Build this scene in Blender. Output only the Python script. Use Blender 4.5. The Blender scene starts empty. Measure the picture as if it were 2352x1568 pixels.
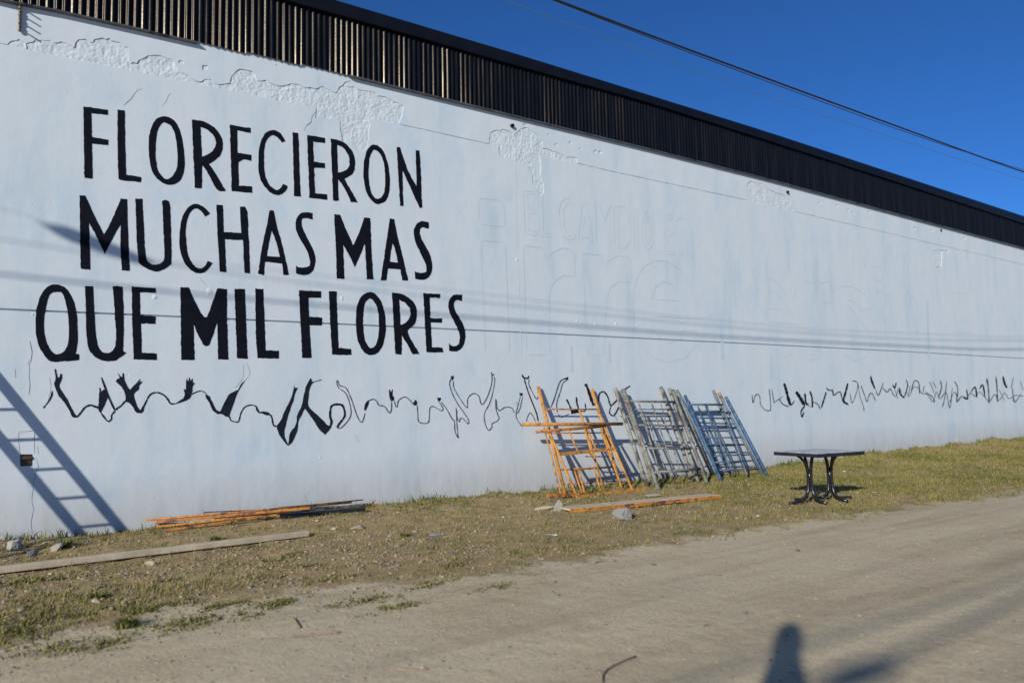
import bpy, bmesh, math, random
import numpy as np
from mathutils import Vector, Matrix
from mathutils.geometry import delaunay_2d_cdt, tessellate_polygon

R_ = math.radians
random.seed(7); rng = np.random.default_rng(11)
scn = bpy.context.scene
col = scn.collection

# ------------------------------------------------------------------ camera
YAW, PITCH, ROLL = R_(36.1204), R_(4.6497), R_(-1.2)
FPX, CX, CY = 1794.0, 1176.0, 784.0          # measured on a 2352 x 1568 view of the photograph
CAM = np.array([0., 0., 1.55])
fw = np.array([math.sin(YAW)*math.cos(PITCH), math.cos(YAW)*math.cos(PITCH), math.sin(PITCH)])
rt = np.cross(fw, [0, 0, 1]); rt /= np.linalg.norm(rt); up = np.cross(rt, fw)
rt, up = rt*math.cos(ROLL)+up*math.sin(ROLL), -rt*math.sin(ROLL)+up*math.cos(ROLL)
cd = bpy.data.cameras.new('camera'); cam = bpy.data.objects.new('camera', cd); col.objects.link(cam)
M3 = Matrix(((rt[0], up[0], -fw[0]), (rt[1], up[1], -fw[1]), (rt[2], up[2], -fw[2])))
cam.matrix_world = Matrix.Translation(Vector(CAM)) @ M3.to_4x4()
cd.sensor_width = 36.0; cd.lens = 36.0*FPX/2352.0
cd.clip_start = 0.05; cd.clip_end = 3000
cd.dof.use_dof = True; cd.dof.focus_distance = 10.5; cd.dof.aperture_fstop = 1.1
scn.camera = cam

# ------------------------------------------------------------------ sky, sun, exposure
SUN_EL, SUN_AZ = R_(21.5), R_(61.0)          # light travels towards +X (sin az) and +Y (cos az)
SUN = np.array([math.sin(SUN_AZ)*math.cos(SUN_EL), math.cos(SUN_AZ)*math.cos(SUN_EL), -math.sin(SUN_EL)])
world = bpy.data.worlds.new('World'); scn.world = world; world.use_nodes = True
wn = world.node_tree.nodes; wl = world.node_tree.links; wn.clear()
sky = wn.new('ShaderNodeTexSky'); sky.sky_type = 'NISHITA'; sky.sun_disc = False
sky.sun_elevation = SUN_EL; sky.sun_rotation = math.atan2(-SUN[0], -SUN[1])
sky.altitude = 3500; sky.air_density = 0.95; sky.dust_density = 0.0; sky.ozone_density = 10.0
bg = wn.new('ShaderNodeBackground'); bg.inputs['Strength'].default_value = 0.115
wo = wn.new('ShaderNodeOutputWorld')
hs = wn.new('ShaderNodeHueSaturation'); hs.inputs['Saturation'].default_value = 1.035
wl.new(sky.outputs[0], hs.inputs['Color']); wl.new(hs.outputs[0], bg.inputs[0]); wl.new(bg.outputs[0], wo.inputs[0])
sd = bpy.data.lights.new('sun', 'SUN'); sd.energy = 4.6; sd.angle = R_(0.6); sd.color = (1.0, 0.955, 0.88)
so = bpy.data.objects.new('sun', sd); col.objects.link(so)
so.rotation_euler = Vector(SUN).to_track_quat('-Z', 'Y').to_euler(); so.location = (-30, -20, 25)
vs = scn.view_settings; vs.view_transform = 'Standard'; vs.look = 'None'; vs.gamma = 1; vs.use_curve_mapping = False
vs.exposure = 0.05
scn.render.engine = 'CYCLES'

# ------------------------------------------------------------------ measuring: view position -> place
def ray(x, y):
    d = rt*(x-CX) - up*(y-CY) + fw*FPX
    return d/np.linalg.norm(d)
def atY(x, y, Y=11.0):
    d = ray(x, y); return CAM + d*(Y/d[1])
def atZ(x, y, Z=0.0):
    d = ray(x, y); return CAM + d*((Z-CAM[2])/d[2])
def G(gx, gy, Y=11.0):                       # same, in quarter units
    return atY(gx/4.0, gy/4.0, Y)

def curve_of(pts, Y):
    a = np.array([atY(x, y, Y)[[0, 2]] for x, y in pts])
    return lambda X: np.interp(X, a[:, 0], a[:, 1])
roof_z = curve_of([(772,0),(1176,120),(1470,211),(1764,302.5),(2036,392),(2352,496)], 10.92)
fascia_z = curve_of([(600,-10),(640,0),(919,77),(1176,151),(1470,232),(1764,325),(2036,412),(2352,515)], 10.95)
metal_z = curve_of([(50,8),(132,22),(300,60),(450,95),(800,171),(1176,263),(1500,343),(1764,410),(2352,569)], 10.95)
ledge_z = curve_of([(0,101),(282,157),(588,219),(915,285),(1128,332),(1326,375),(1401,393),(1764,470),(1826,486),(2352,608)], 11.0)
groove_z = curve_of([(0,709.5),(300,722),(588,735),(1176,762),(1764,791),(2060,806),(2352,823)], 11.0)
base_z = curve_of([(-40,1240),(0,1238),(82,1236),(175,1229),(287,1218),(345,1212),(600,1180),(880,1157),(963,1147),(1063,1140),(1138,1128),(1176,1133),(1283,1126),
    (1396,1110),(1521,1098),(1646,1092),(1764,1075),(1814,1062),(1860,1064),(1949,1049),(1989,1039),(2059,1036),(2126,1026),(2146,1034),(2189,1018),(2221,1024),
    (2271,1006),(2294,1016),(2334,1005),(2352,1006)], 11.0)

# ------------------------------------------------------------------ noise on the CPU
def _hash(i, j, s):
    n = (i*374761393 + j*668265263 + s*974711) & 0xffffffff
    n = ((n ^ (n >> 13))*1274126177) & 0xffffffff
    return ((n ^ (n >> 16)) & 0xffff)/65535.0
def vnoise(x, y, s=0):
    x = np.asarray(x, float); y = np.asarray(y, float)
    i = np.floor(x).astype(np.int64); j = np.floor(y).astype(np.int64)
    fx = x-i; fy = y-j; fx = fx*fx*(3-2*fx); fy = fy*fy*(3-2*fy)
    a = _hash(i, j, s); b = _hash(i+1, j, s); c = _hash(i, j+1, s); d = _hash(i+1, j+1, s)
    return (a*(1-fx)+b*fx)*(1-fy) + (c*(1-fx)+d*fx)*fy
def fbm(x, y, s=0, o=4):
    t = 0; a = .5
    for k in range(o):
        t = t + a*vnoise(np.asarray(x)*2**k, np.asarray(y)*2**k, s+k*17); a *= .5
    return t

# ------------------------------------------------------------------ materials
def mat(name):
    m = bpy.data.materials.new(name); m.use_nodes = True
    nt = m.node_tree; b = nt.nodes['Principled BSDF']
    return m, nt, b
def N(nt, t, **kw):
    n = nt.nodes.new(t)
    for k, v in kw.items():
        if k in n.inputs: n.inputs[k].default_value = v
        else: setattr(n, k, v)
    return n
def coords(nt, scale=(1,1,1), kind='Object'):
    tc = N(nt, 'ShaderNodeTexCoord'); mp = N(nt, 'ShaderNodeMapping'); mp.inputs['Scale'].default_value = scale
    nt.links.new(tc.outputs[kind], mp.inputs['Vector']); return mp.outputs[0]
def noise(nt, vec, scale, detail=4, rough=.6):
    n = N(nt, 'ShaderNodeTexNoise'); n.inputs['Scale'].default_value = scale; n.inputs['Detail'].default_value = detail
    n.inputs['Roughness'].default_value = rough; nt.links.new(vec, n.inputs['Vector']); return n.outputs['Fac']
def ramp(nt, fac, stops):
    r = N(nt, 'ShaderNodeValToRGB'); e = r.color_ramp.elements
    while len(e) > 1: e.remove(e[-1])
    e[0].position, e[0].color = stops[0][0], (*stops[0][1], 1)
    for p, c in stops[1:]:
        q = e.new(p); q.color = (*c, 1)
    nt.links.new(fac, r.inputs[0]); return r.outputs[0]
def mixc(nt, fac, a, b, mode='MIX'):
    n = N(nt, 'ShaderNodeMix', data_type='RGBA', blend_type=mode)
    if isinstance(fac, (int, float)): n.inputs[0].default_value = fac
    else: nt.links.new(fac, n.inputs[0])
    for s, v in ((6, a), (7, b)):
        if isinstance(v, tuple): n.inputs[s].default_value = (*v, 1)
        else: nt.links.new(v, n.inputs[s])
    return n.outputs[2]
def bump(nt, b, h, strength, dist):
    n = N(nt, 'ShaderNodeBump'); n.inputs['Strength'].default_value = strength; n.inputs['Distance'].default_value = dist
    nt.links.new(h, n.inputs['Height'])
    prev = b.inputs['Normal'].links
    if prev: nt.links.new(prev[0].from_socket, n.inputs['Normal'])
    nt.links.new(n.outputs[0], b.inputs['Normal'])

def simple(name, c, rough=.6, var=.25, scale=6, metal=0, bmp=0., wear=None, wscale=5, wlo=.55):
    m, nt, b = mat(name)
    v = coords(nt)
    f = noise(nt, v, scale, 5)
    c0 = tuple(x*(1-var) for x in c); c1 = tuple(min(1, x*(1+var)) for x in c)
    cc = ramp(nt, f, [(.3, c0), (.7, c1)])
    if wear:
        g = noise(nt, v, wscale, 6, .7)
        gm = ramp(nt, g, [(wlo, (0,0,0)), (wlo+.06, (1,1,1))])
        cc = mixc(nt, gm, cc, wear)
    nt.links.new(cc, b.inputs['Base Color'])
    b.inputs['Roughness'].default_value = rough; b.inputs['Metallic'].default_value = metal
    if bmp: bump(nt, b, noise(nt, v, scale*6, 4), .5, bmp)
    return m

def wall_material(name, rough_amt, cream=None):
    m, nt, b = mat(name)
    v = coords(nt)
    vs_ = coords(nt, (1.6, 1, .35))
    vb = coords(nt, (.5, 1, .32))
    f1 = noise(nt, vs_, 1.1, 5, .62)
    white = (0.574, 0.645, 0.674)
    c = ramp(nt, f1, [(.30, (0.485, 0.580, 0.628)), (.45, white), (.60, (0.612, 0.662, 0.684)), (.75, (0.530, 0.620, 0.668))])
    f2 = noise(nt, vb, 1.9, 6, .7)
    blue = ramp(nt, f2, [(.56, (0,0,0)), (.70, (.75,.75,.75))])
    c = mixc(nt, blue, c, (0.470, 0.590, 0.680))
    f3 = noise(nt, coords(nt, (3.0, 1, .12)), 2.2, 5, .7)       # drips and brush marks
    st = ramp(nt, f3, [(.58, (0,0,0)), (.72, (.55,.55,.55))])
    c = mixc(nt, st, c, (0.635, 0.668, 0.685))
    f4 = noise(nt, v, 9.0, 6, .75)
    dirt = ramp(nt, f4, [(.58, (0,0,0)), (.76, (.38,.38,.38))])
    c = mixc(nt, dirt, c, (.50, .515, .53))
    # splash dirt near the ground
    sx = N(nt, 'ShaderNodeSeparateXYZ'); nt.links.new(coords(nt), sx.inputs[0])
    mr = N(nt, 'ShaderNodeMapRange'); mr.inputs[1].default_value = .85; mr.inputs[2].default_value = .10
    mr.inputs[3].default_value = 0; mr.inputs[4].default_value = 1.15
    nt.links.new(sx.outputs[2], mr.inputs[0])
    mm = N(nt, 'ShaderNodeMath', operation='MULTIPLY'); nt.links.new(mr.outputs[0], mm.inputs[0])
    nt.links.new(noise(nt, vs_, 5, 5, .7), mm.inputs[1])
    c = mixc(nt, mm.outputs[0], c, (.40, .375, .325))
    if cream: c = mixc(nt, .65, c, cream)
    nt.links.new(c, b.inputs['Base Color'])
    b.inputs['Roughness'].default_value = .72
    b.inputs['Specular IOR Level'].default_value = .25
    bump(nt, b, noise(nt, v, 2.2, 4, .5), .3, .03*rough_amt)
    bump(nt, b, noise(nt, v, 26, 6, .6), .3, .0035*rough_amt)
    pits = N(nt, 'ShaderNodeTexVoronoi'); pits.inputs['Scale'].default_value = 7
    nt.links.new(v, pits.inputs['Vector'])
    ph = ramp(nt, pits.outputs['Distance'], [(.0, (0,0,0)), (.13, (1,1,1))])
    sel = ramp(nt, noise(nt, v, 1.4, 3), [(.50, (1,1,1)), (.60, (0,0,0))])
    hh = mixc(nt, sel, ph, (1., 1., 1.))
    bump(nt, b, hh, .5, .006)
    return m
M_wall = wall_material('white_wall_paint', 1.0)
M_rough = wall_material('rough_painted_render', 2.0, (.590, .640, .650))

def paint_black(name, c, rough):
    m, nt, b = mat(name); v = coords(nt)
    f = noise(nt, v, 7, 6, .7)
    cc = ramp(nt, f, [(.35, tuple(x*.75 for x in c)), (.7, tuple(x*1.5 for x in c))])
    chips = ramp(nt, noise(nt, v, 34, 3, .6), [(.75, (0,0,0)), (.77, (1,1,1))])
    nt.links.new(mixc(nt, chips, cc, (.10,.105,.11)), b.inputs['Base Color'])
    b.inputs['Roughness'].default_value = rough; b.inputs['Specular IOR Level'].default_value = .12
    bump(nt, b, noise(nt, v, 26, 6, .7), .3, .004)
    return m
M_letter = paint_black('black_letter_paint', (.0042, .0055, .0095), .75)
M_arm = paint_black('dark_figure_paint', (.011, .014, .021), .75)
M_line = simple('brush_outline_paint', (.075, .082, .10), .7, .5, 12)
M_chalk = simple('chalk_guide_line', (.515, .588, .622), .9, .10, 20)

def cladding_material():
    m, nt, b = mat('black_corrugated_steel'); v = coords(nt)
    oi = N(nt, 'ShaderNodeObjectInfo')
    f = noise(nt, coords(nt, (14, 1, 1.2)), 1.0, 4, .6)
    c = ramp(nt, f, [(.3, (.0035,.0045,.007)), (.7, (.009,.010,.013))])
    nt.links.new(c, b.inputs['Base Color'])
    r = ramp(nt, noise(nt, coords(nt, (13, 1, .8)), 1.3, 4, .65), [(.32, (.15,.15,.15)), (.68, (.30,.30,.30))])
    nt.links.new(r, b.inputs['Roughness'])
    b.inputs['Specular IOR Level'].default_value = .12; b.inputs['Specular Tint'].default_value = (1, .84, .64, 1)
    bump(nt, b, noise(nt, v, 18, 5, .65), .3, .003)
    return m
M_clad = cladding_material()
M_fascia = simple('black_fascia_paint', (.0045, .006, .010), .5, .3, 3, bmp=.002)
M_fascia.node_tree.nodes['Principled BSDF'].inputs['Specular IOR Level'].default_value = .18
M_flash = simple('grey_drip_flashing', (.11, .12, .13), .45, .5, 4, metal=.4, wear=(.012,.013,.016), wscale=2.4, wlo=.56)
M_dark = simple('black_hole_interior', (.012, .012, .013), .9)
M_rust = simple('rusty_iron', (.10, .062, .038), .8, .4, 20, bmp=.004)
M_niche = simple('brown_niche_cover', (.060, .042, .026), .55, .5, 14, wear=(.16,.13,.09), wscale=22, wlo=.60)
M_insul = simple('ochre_insulator_glaze', (.21, .16, .07), .4, .35, 30, wear=(.03,.03,.03), wscale=30, wlo=.5)
M_roofing = simple('roof_sheet', (.16,.16,.17), .6)
M_orange = simple('orange_scaffold_paint', (.50, .222, .034), .6, .25, 9, wear=(.22, .10, .04), wscale=11, wlo=.53, bmp=.002)
M_orange2 = simple('rusty_orange_paint', (.42, .165, .030), .6, .3, 11, wear=(.10, .045, .026), wscale=6, wlo=.52, bmp=.003)
M_orange3 = simple('dull_orange_paint', (.40, .165, .026), .6, .25, 11, wear=(.16, .06, .025), wscale=7, wlo=.53, bmp=.003)
M_green = simple('weathered_grey_green_paint', (.200, .208, .172), .75, .35, 8, wear=(.13, .10, .075), wscale=7, wlo=.50, bmp=.003)
M_grey = simple('weathered_grey_paint', (.255, .245, .205), .75, .35, 8, wear=(.085, .072, .060), wscale=7, wlo=.50, bmp=.003)
M_blue = simple('blue_scaffold_paint', (.034, .090, .180), .6, .4, 8, wear=(.17, .19, .20), wscale=9, wlo=.56, bmp=.002)
M_blue2 = simple('faded_blue_paint', (.090, .140, .190), .7, .35, 8, wear=(.20, .19, .17), wscale=9, wlo=.52, bmp=.002)
M_plank = simple('weathered_timber', (.44, .365, .25), .85, .22, 5, bmp=.006)
M_concrete = simple('broken_concrete', (.38, .35, .295), .95, .35, 16, bmp=.03)
M_cable = simple('black_cable_sheath', (.012, .012, .014), .6, .2)
M_cable2 = simple('grey_green_cable', (.10, .19, .22), .6, .2)
M_steel = simple('dark_steel_tube', (.030, .034, .045), .4, .4, 8, metal=.5)
M_tblack = simple('black_table_enamel', (.010, .011, .014), .24, .3, 6)
M_twood = simple('grey_pole_timber', (.17, .13, .095), .85, .3, 9, bmp=.006)
M_alu = simple('ladder_aluminium', (.55, .56, .57), .4, .15, 6, metal=.8)

def table_top_material():
    m, nt, b = mat('scuffed_table_top'); v = coords(nt)
    c = ramp(nt, noise(nt, coords(nt, (1.2, 3, 1)), 5, 5, .7), [(.34, (.10,.115,.15)), (.48, (.29,.31,.35)), (.66, (.48,.49,.52))])
    nt.links.new(c, b.inputs['Base Color']); b.inputs['Roughness'].default_value = .28
    return m
M_ttop = table_top_material()

def stone_material(name, a, bb):
    m, nt, b = mat(name); v = coords(nt); oi = N(nt, 'ShaderNodeObjectInfo')
    c = ramp(nt, noise(nt, v, 9, 5, .7), [(.3, a), (.7, bb)])
    nt.links.new(c, b.inputs['Base Color']); b.inputs['Roughness'].default_value = .92
    bump(nt, b, noise(nt, v, 38, 5, .7), .5, .008)
    return m
M_stone_grey = stone_material('grey_stone', (.20,.185,.16), (.36,.335,.295))
M_stone_tan = stone_material('tan_stone', (.36,.295,.20), (.52,.45,.33))
M_stone_dark = stone_material('dark_stone', (.09,.09,.095), (.17,.17,.17))

def attr_material(name, rough=.85, trans=0.):
    m, nt, b = mat(name)
    a = N(nt, 'ShaderNodeAttribute'); a.attribute_name = 'Col'
    nt.links.new(a.outputs['Color'], b.inputs['Base Color'])
    b.inputs['Roughness'].default_value = rough; b.inputs['Specular IOR Level'].default_value = .2
    return m
M_grass = attr_material('grass_blades')
M_pebble = attr_material('loose_pebbles', .95)

def ground_material():
    m, nt, b = mat('dry_earth'); v = coords(nt)
    at = N(nt, 'ShaderNodeAttribute'); at.attribute_name = 'verge'
    tr = N(nt, 'ShaderNodeAttribute'); tr.attribute_name = 'track'
    n1 = noise(nt, v, .7, 6, .6); n2 = noise(nt, v, 5.5, 6, .7); n3 = noise(nt, v, 42, 4, .7)
    road = ramp(nt, n1, [(.30, (.455,.375,.240)), (.50, (.520,.440,.288)), (.70, (.495,.428,.292))])
    ns = noise(nt, coords(nt, (.12, 1.5, 1)), 1.3, 5, .65)
    streak = ramp(nt, ns, [(.32, (.80,.78,.75)), (.50, (1,1,1)), (.68, (1.10,1.10,1.10))])
    road = mixc(nt, 1.0, road, streak, 'MULTIPLY')
    grit = ramp(nt, n3, [(.30, (.74,.73,.72)), (.50, (1,1,1)), (.72, (1.16,1.14,1.10))])
    road = mixc(nt, 1.0, road, grit, 'MULTIPLY')
    road = mixc(nt, tr.outputs['Fac'], road, (.30,.235,.155))
    soil = ramp(nt, n2, [(.28, (.222,.152,.072)), (.50, (.335,.243,.120)), (.72, (.412,.308,.168))])
    soil = mixc(nt, 1.0, soil, grit, 'MULTIPLY')
    moss = ramp(nt, noise(nt, v, 1.6, 6, .72), [(.48, (0,0,0)), (.64, (.7,.7,.7))])
    soil = mixc(nt, moss, soil, (.225,.200,.085))
    # ragged edge between them
    ad = N(nt, 'ShaderNodeMath', operation='ADD'); nt.links.new(at.outputs['Fac'], ad.inputs[0])
    sc = N(nt, 'ShaderNodeMath', operation='MULTIPLY_ADD'); sc.inputs[1].default_value = 1.5; sc.inputs[2].default_value = -.75
    nt.links.new(noise(nt, v, 2.2, 6, .72), sc.inputs[0]); nt.links.new(sc.outputs[0], ad.inputs[1])
    e = ramp(nt, ad.outputs[0], [(.40, (0,0,0)), (.62, (1,1,1))])
    c = mixc(nt, e, road, soil)
    vor = N(nt, 'ShaderNodeTexVoronoi'); vor.inputs['Scale'].default_value = 33; nt.links.new(v, vor.inputs['Vector'])
    peb = ramp(nt, vor.outputs['Distance'], [(.10, (1,1,1)), (.22, (0,0,0))])
    sel = ramp(nt, noise(nt, v, 17, 3), [(.55, (0,0,0)), (.62, (.7,.7,.7))])
    pm = N(nt, 'ShaderNodeMath', operation='MULTIPLY'); nt.links.new(peb, pm.inputs[0]); nt.links.new(sel, pm.inputs[1])
    pc = ramp(nt, noise(nt, v, 23, 2), [(.35, (.22,.21,.20)), (.5, (.36,.31,.24)), (.65, (.50,.43,.32))])
    c = mixc(nt, pm.outputs[0], c, pc)
    nt.links.new(c, b.inputs['Base Color']); b.inputs['Roughness'].default_value = .95
    b.inputs['Specular IOR Level'].default_value = .15
    bump(nt, b, n2, .4, .05); bump(nt, b, n3, .35, .006); bump(nt, b, pm.outputs[0], .4, .006)
    return m
M_ground = ground_material()

# ------------------------------------------------------------------ mesh helpers
class MB:
    def __init__(s): s.v = []; s.f = []
    def add(s, v, f):
        n = len(s.v); s.v += [tuple(map(float, p)) for p in v]; s.f += [tuple(i+n for i in q) for q in f]; return s
    def box(s, c, x, y, z):                     # centre and three half-axis vectors
        c, x, y, z = (np.array(a, float) for a in (c, x, y, z))
        v = [c+a*x+b*y+d*z for d in (-1, 1) for b in (-1, 1) for a in (-1, 1)]
        return s.add(v, [(0,2,3,1),(4,5,7,6),(0,1,5,4),(2,6,7,3),(0,4,6,2),(1,3,7,5)])
    def tube(s, path, r, n=8, caps=True):
        path = [np.array(p, float) for p in path]; m = len(path)
        rr = r if hasattr(r, '__len__') else [r]*m
        t0 = path[1]-path[0]; t0 /= np.linalg.norm(t0)
        a = np.cross(t0, [0, 0, 1]) if abs(t0[2]) < .9 else np.cross(t0, [1, 0, 0]); a /= np.linalg.norm(a)
        vs_ = []
        for i, p in enumerate(path):
            t = path[min(i+1, m-1)]-path[max(i-1, 0)]; t /= np.linalg.norm(t)
            a = a-t*np.dot(a, t); a /= np.linalg.norm(a); b = np.cross(t, a)
            vs_ += [p+rr[i]*(math.cos(2*math.pi*k/n)*a+math.sin(2*math.pi*k/n)*b) for k in range(n)]
        f = [(i*n+k, i*n+(k+1) % n, (i+1)*n+(k+1) % n, (i+1)*n+k) for i in range(m-1) for k in range(n)]
        if caps: f += [tuple(range(n-1, -1, -1)), tuple((m-1)*n+k for k in range(n))]
        return s.add(vs_, f)
    def beam(s, p0, p1, w, h, upv=(0, 0, 1)):    # rectangular bar between two points
        p0, p1, u = (np.array(a, float) for a in (p0, p1, upv)); t = p1-p0; L = np.linalg.norm(t); t /= L
        sd_ = np.cross(t, u); sd_ /= np.linalg.norm(sd_); u = np.cross(sd_, t)
        return s.box((p0+p1)/2, t*L/2, sd_*w/2, u*h/2)
def link(o, parent=None):
    col.objects.link(o)
    if parent is not None: o.parent = parent
    return o
def origin(o):
    p = np.zeros(3)
    while o is not None: p += np.array(o.location); o = o.parent
    return p
def build(name, mb, m, parent=None, loc=None, smooth=False, bevel=0.):
    me = bpy.data.meshes.new(name)
    off = origin(parent) if parent is not None else (np.array(loc, float) if loc is not None else np.zeros(3))
    me.from_pydata([tuple(np.array(p)-off) for p in mb.v], [], mb.f); me.validate(); me.update()
    if smooth: me.polygons.foreach_set('use_smooth', [True]*len(me.polygons))
    me.materials.append(m)
    o = link(bpy.data.objects.new(name, me), parent)
    if parent is None and loc is not None: o.location = loc
    if bevel:
        bv = o.modifiers.new('bevel', 'BEVEL'); bv.width = bevel; bv.segments = 2; bv.limit_method = 'ANGLE'
    return o
def tag(o, label=None, cat=None, group=None, kind=None):
    if label: o['label'] = label
    if cat: o['category'] = cat
    if group: o['group'] = group
    if kind: o['kind'] = kind
    return o
def thing(name, label, cat, loc, group=None):
    e = bpy.data.objects.new(name, None); e.location = tuple(map(float, loc)); e.empty_display_size = .2
    link(e); return tag(e, label, cat, group)

# ================================================================== THE GROUND
def road_edge(X):
    pts = np.array([(-400, 6.1), (0.3, 6.15), (1.2, 6.5), (2.5, 6.45), (4.3, 5.75), (6.5, 5.85), (8.2, 5.8), (13.4, 5.2), (25, 4.6), (400, 4.6)])
    return np.interp(X, pts[:, 0], pts[:, 1])
def ground_h(X, Y):
    X = np.asarray(X, float); Y = np.asarray(Y, float)
    k = np.clip((Y-8.7)/(11.0-8.7), 0, 1); k = k*k*(3-2*k)
    near = np.clip(1-(np.abs(X-12)-34)/10, 0, 1)*np.clip((Y+9)/4, 0, 1)
    z = base_z(X)*k*near
    v = np.clip((Y-road_edge(X))/1.2, 0, 1)
    z = z + near*(v*(.06*(fbm(X*.9, Y*.9, 3)-.45) + .055*(fbm(X*3.5, Y*3.5, 9)-.45)) + (1-v)*.03*(fbm(X*.5, Y*1.2, 5)-.45))
    z = z - near*.02*np.exp(-((Y-2.0-.03*X)/.35)**2) - near*.02*np.exp(-((Y-3.3-.02*X)/.3)**2)
    z = np.where(Y > 10.98, base_z(X)*near-.06, z)
    return z
def gpt(x, y, lift=0.):                       # view position -> point on the ground
    z = 0.0
    for _ in range(12):
        p = atZ(x, y, z); z = float(ground_h(p[0], p[1]))+lift
    return atZ(x, y, z)

gx_ = np.concatenate([-np.geomspace(900, 3, 26), np.arange(-2.4, 13, .075), np.arange(13, 32, .14), 32+np.geomspace(.4, 900, 34)])
gy_ = np.concatenate([-np.geomspace(900, 1.5, 26), np.arange(-1.2, 1.8, .2), np.arange(1.8, 11.0, .075), [11.0, 11.3], 11.3+np.geomspace(.6, 900, 24)])
GX, GY = np.meshgrid(gx_, gy_); GZ = ground_h(GX, GY)
nx, ny = len(gx_), len(gy_)
fx = (gx_[1:]+gx_[:-1])/2; fy = (gy_[1:]+gy_[:-1])/2
FX, FY = np.meshgrid(fx, fy)
isroad = (FY < road_edge(FX)) & (FY > -2.2)
verts = np.stack([GX.ravel(), GY.ravel(), GZ.ravel()], 1)
ii, jj = np.meshgrid(np.arange(nx-1), np.arange(ny-1))
quads = np.stack([jj*nx+ii, jj*nx+ii+1, (jj+1)*nx+ii+1, (jj+1)*nx+ii], 2).reshape(-1, 4)
def sheet(name, mask):
    q = quads[mask.ravel()]; u, inv = np.unique(q, return_inverse=True)
    me = bpy.data.meshes.new(name); vv = verts[u]
    me.from_pydata(vv.tolist(), [], inv.reshape(-1, 4).tolist()); me.update()
    me.polygons.foreach_set('use_smooth', [True]*len(me.polygons))
    a = me.attributes.new('verge', 'FLOAT', 'POINT')
    a.data.foreach_set('value', np.clip(.5+(vv[:, 1]-road_edge(vv[:, 0])-.25)/1.6, 0, 1).astype(np.float32))
    t = me.attributes.new('track', 'FLOAT', 'POINT')
    tv = .75*np.exp(-((vv[:, 1]-2.05-.03*vv[:, 0])/.28)**2)+.5*np.exp(-((vv[:, 1]-3.35-.02*vv[:, 0])/.22)**2)
    tv = tv*np.clip(fbm(vv[:, 0]*1.1, vv[:, 1]*3, 21)*2.2-.45, 0, 1)
    t.data.foreach_set('value', tv.astype(np.float32))
    me.materials.append(M_ground)
    return tag(link(bpy.data.objects.new(name, me)), kind='structure')
sheet('dirt_road', isroad); sheet('ground', ~isroad)

# ================================================================== THE WAREHOUSE
X0, X1 = -9.0, 46.0
WH = thing('warehouse', 'long white painted warehouse wall with black lettering and black corrugated metal top', 'building', (0, 11, 0))
core = MB()
SUBY = 11.030
core.box(((X0+X1)/2, SUBY+.15, 3.3), ((X1-X0)/2, 0, 0), (0, .15, 0), (0, 0, 3.6))
core.box((X0+.1, 21.2, 3.3), (.1, 0, 0), (0, 9.8, 0), (0, 0, 3.6))
core.box((X1-.1, 21.2, 3.3), (.1, 0, 0), (0, 9.8, 0), (0, 0, 3.6))
core.box(((X0+X1)/2, 31.1, 3.3), ((X1-X0)/2, 0, 0), (0, .1, 0), (0, 0, 3.6))
wall = build('wall', core, M_wall, WH)
rf = MB().box(((X0+X1)/2, 21.2, 7.25), ((X1-X0)/2+.1, 0, 0), (0, 10.0, 0), (0, 0, .06))
build('roof', rf, M_roofing, WH)
build('parapet', MB().box(((X0+X1)/2, 11.22, 7.22), ((X1-X0)/2, 0, 0), (0, .12, 0), (0, 0, .40)), M_dark, WH)

# --- plaster skin with broken-away patches, joints and cracks
def jitter(poly, amp, step=26):
    out = []
    n = len(poly)
    for i in range(n):
        a = np.array(poly[i], float); b = np.array(poly[(i+1) % n], float)
        k = max(1, int(np.linalg.norm(b-a)/step))
        for j in range(k):
            p = a+(b-a)*j/k
            out.append(tuple(p+rng.normal(0, amp, 2)) if j or amp else tuple(p))
    return out
def smooth_line(pts, n=5):
    p = [np.array(q, float) for q in pts]
    if len(p) < 3: return p
    q = [2*p[0]-p[1]]+p+[2*p[-1]-p[-2]]; out = []
    for i in range(1, len(q)-2):
        for k in range(n):
            t = k/n
            out.append(.5*((2*q[i])+(-q[i-1]+q[i+1])*t+(2*q[i-1]-5*q[i]+4*q[i+1]-q[i+2])*t*t+(-q[i-1]+3*q[i]-3*q[i+1]+q[i+2])*t**3))
    out.append(p[-1]); return out
def ribbon(pts, w, sm=True, taper=True, wob=.18):
    p = smooth_line(pts) if sm else [np.array(q, float) for q in pts]
    L, Rr = [], []
    for i in range(len(p)):
        t = p[min(i+1, len(p)-1)]-p[max(i-1, 0)]; t /= (np.linalg.norm(t)+1e-9); nrm = np.array([-t[1], t[0]])
        ww = w*(1+wob*rng.normal())/2
        if taper and (i == 0 or i == len(p)-1): ww *= .45
        L.append(p[i]+nrm*ww); Rr.append(p[i]-nrm*ww)
    return L, Rr

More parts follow.
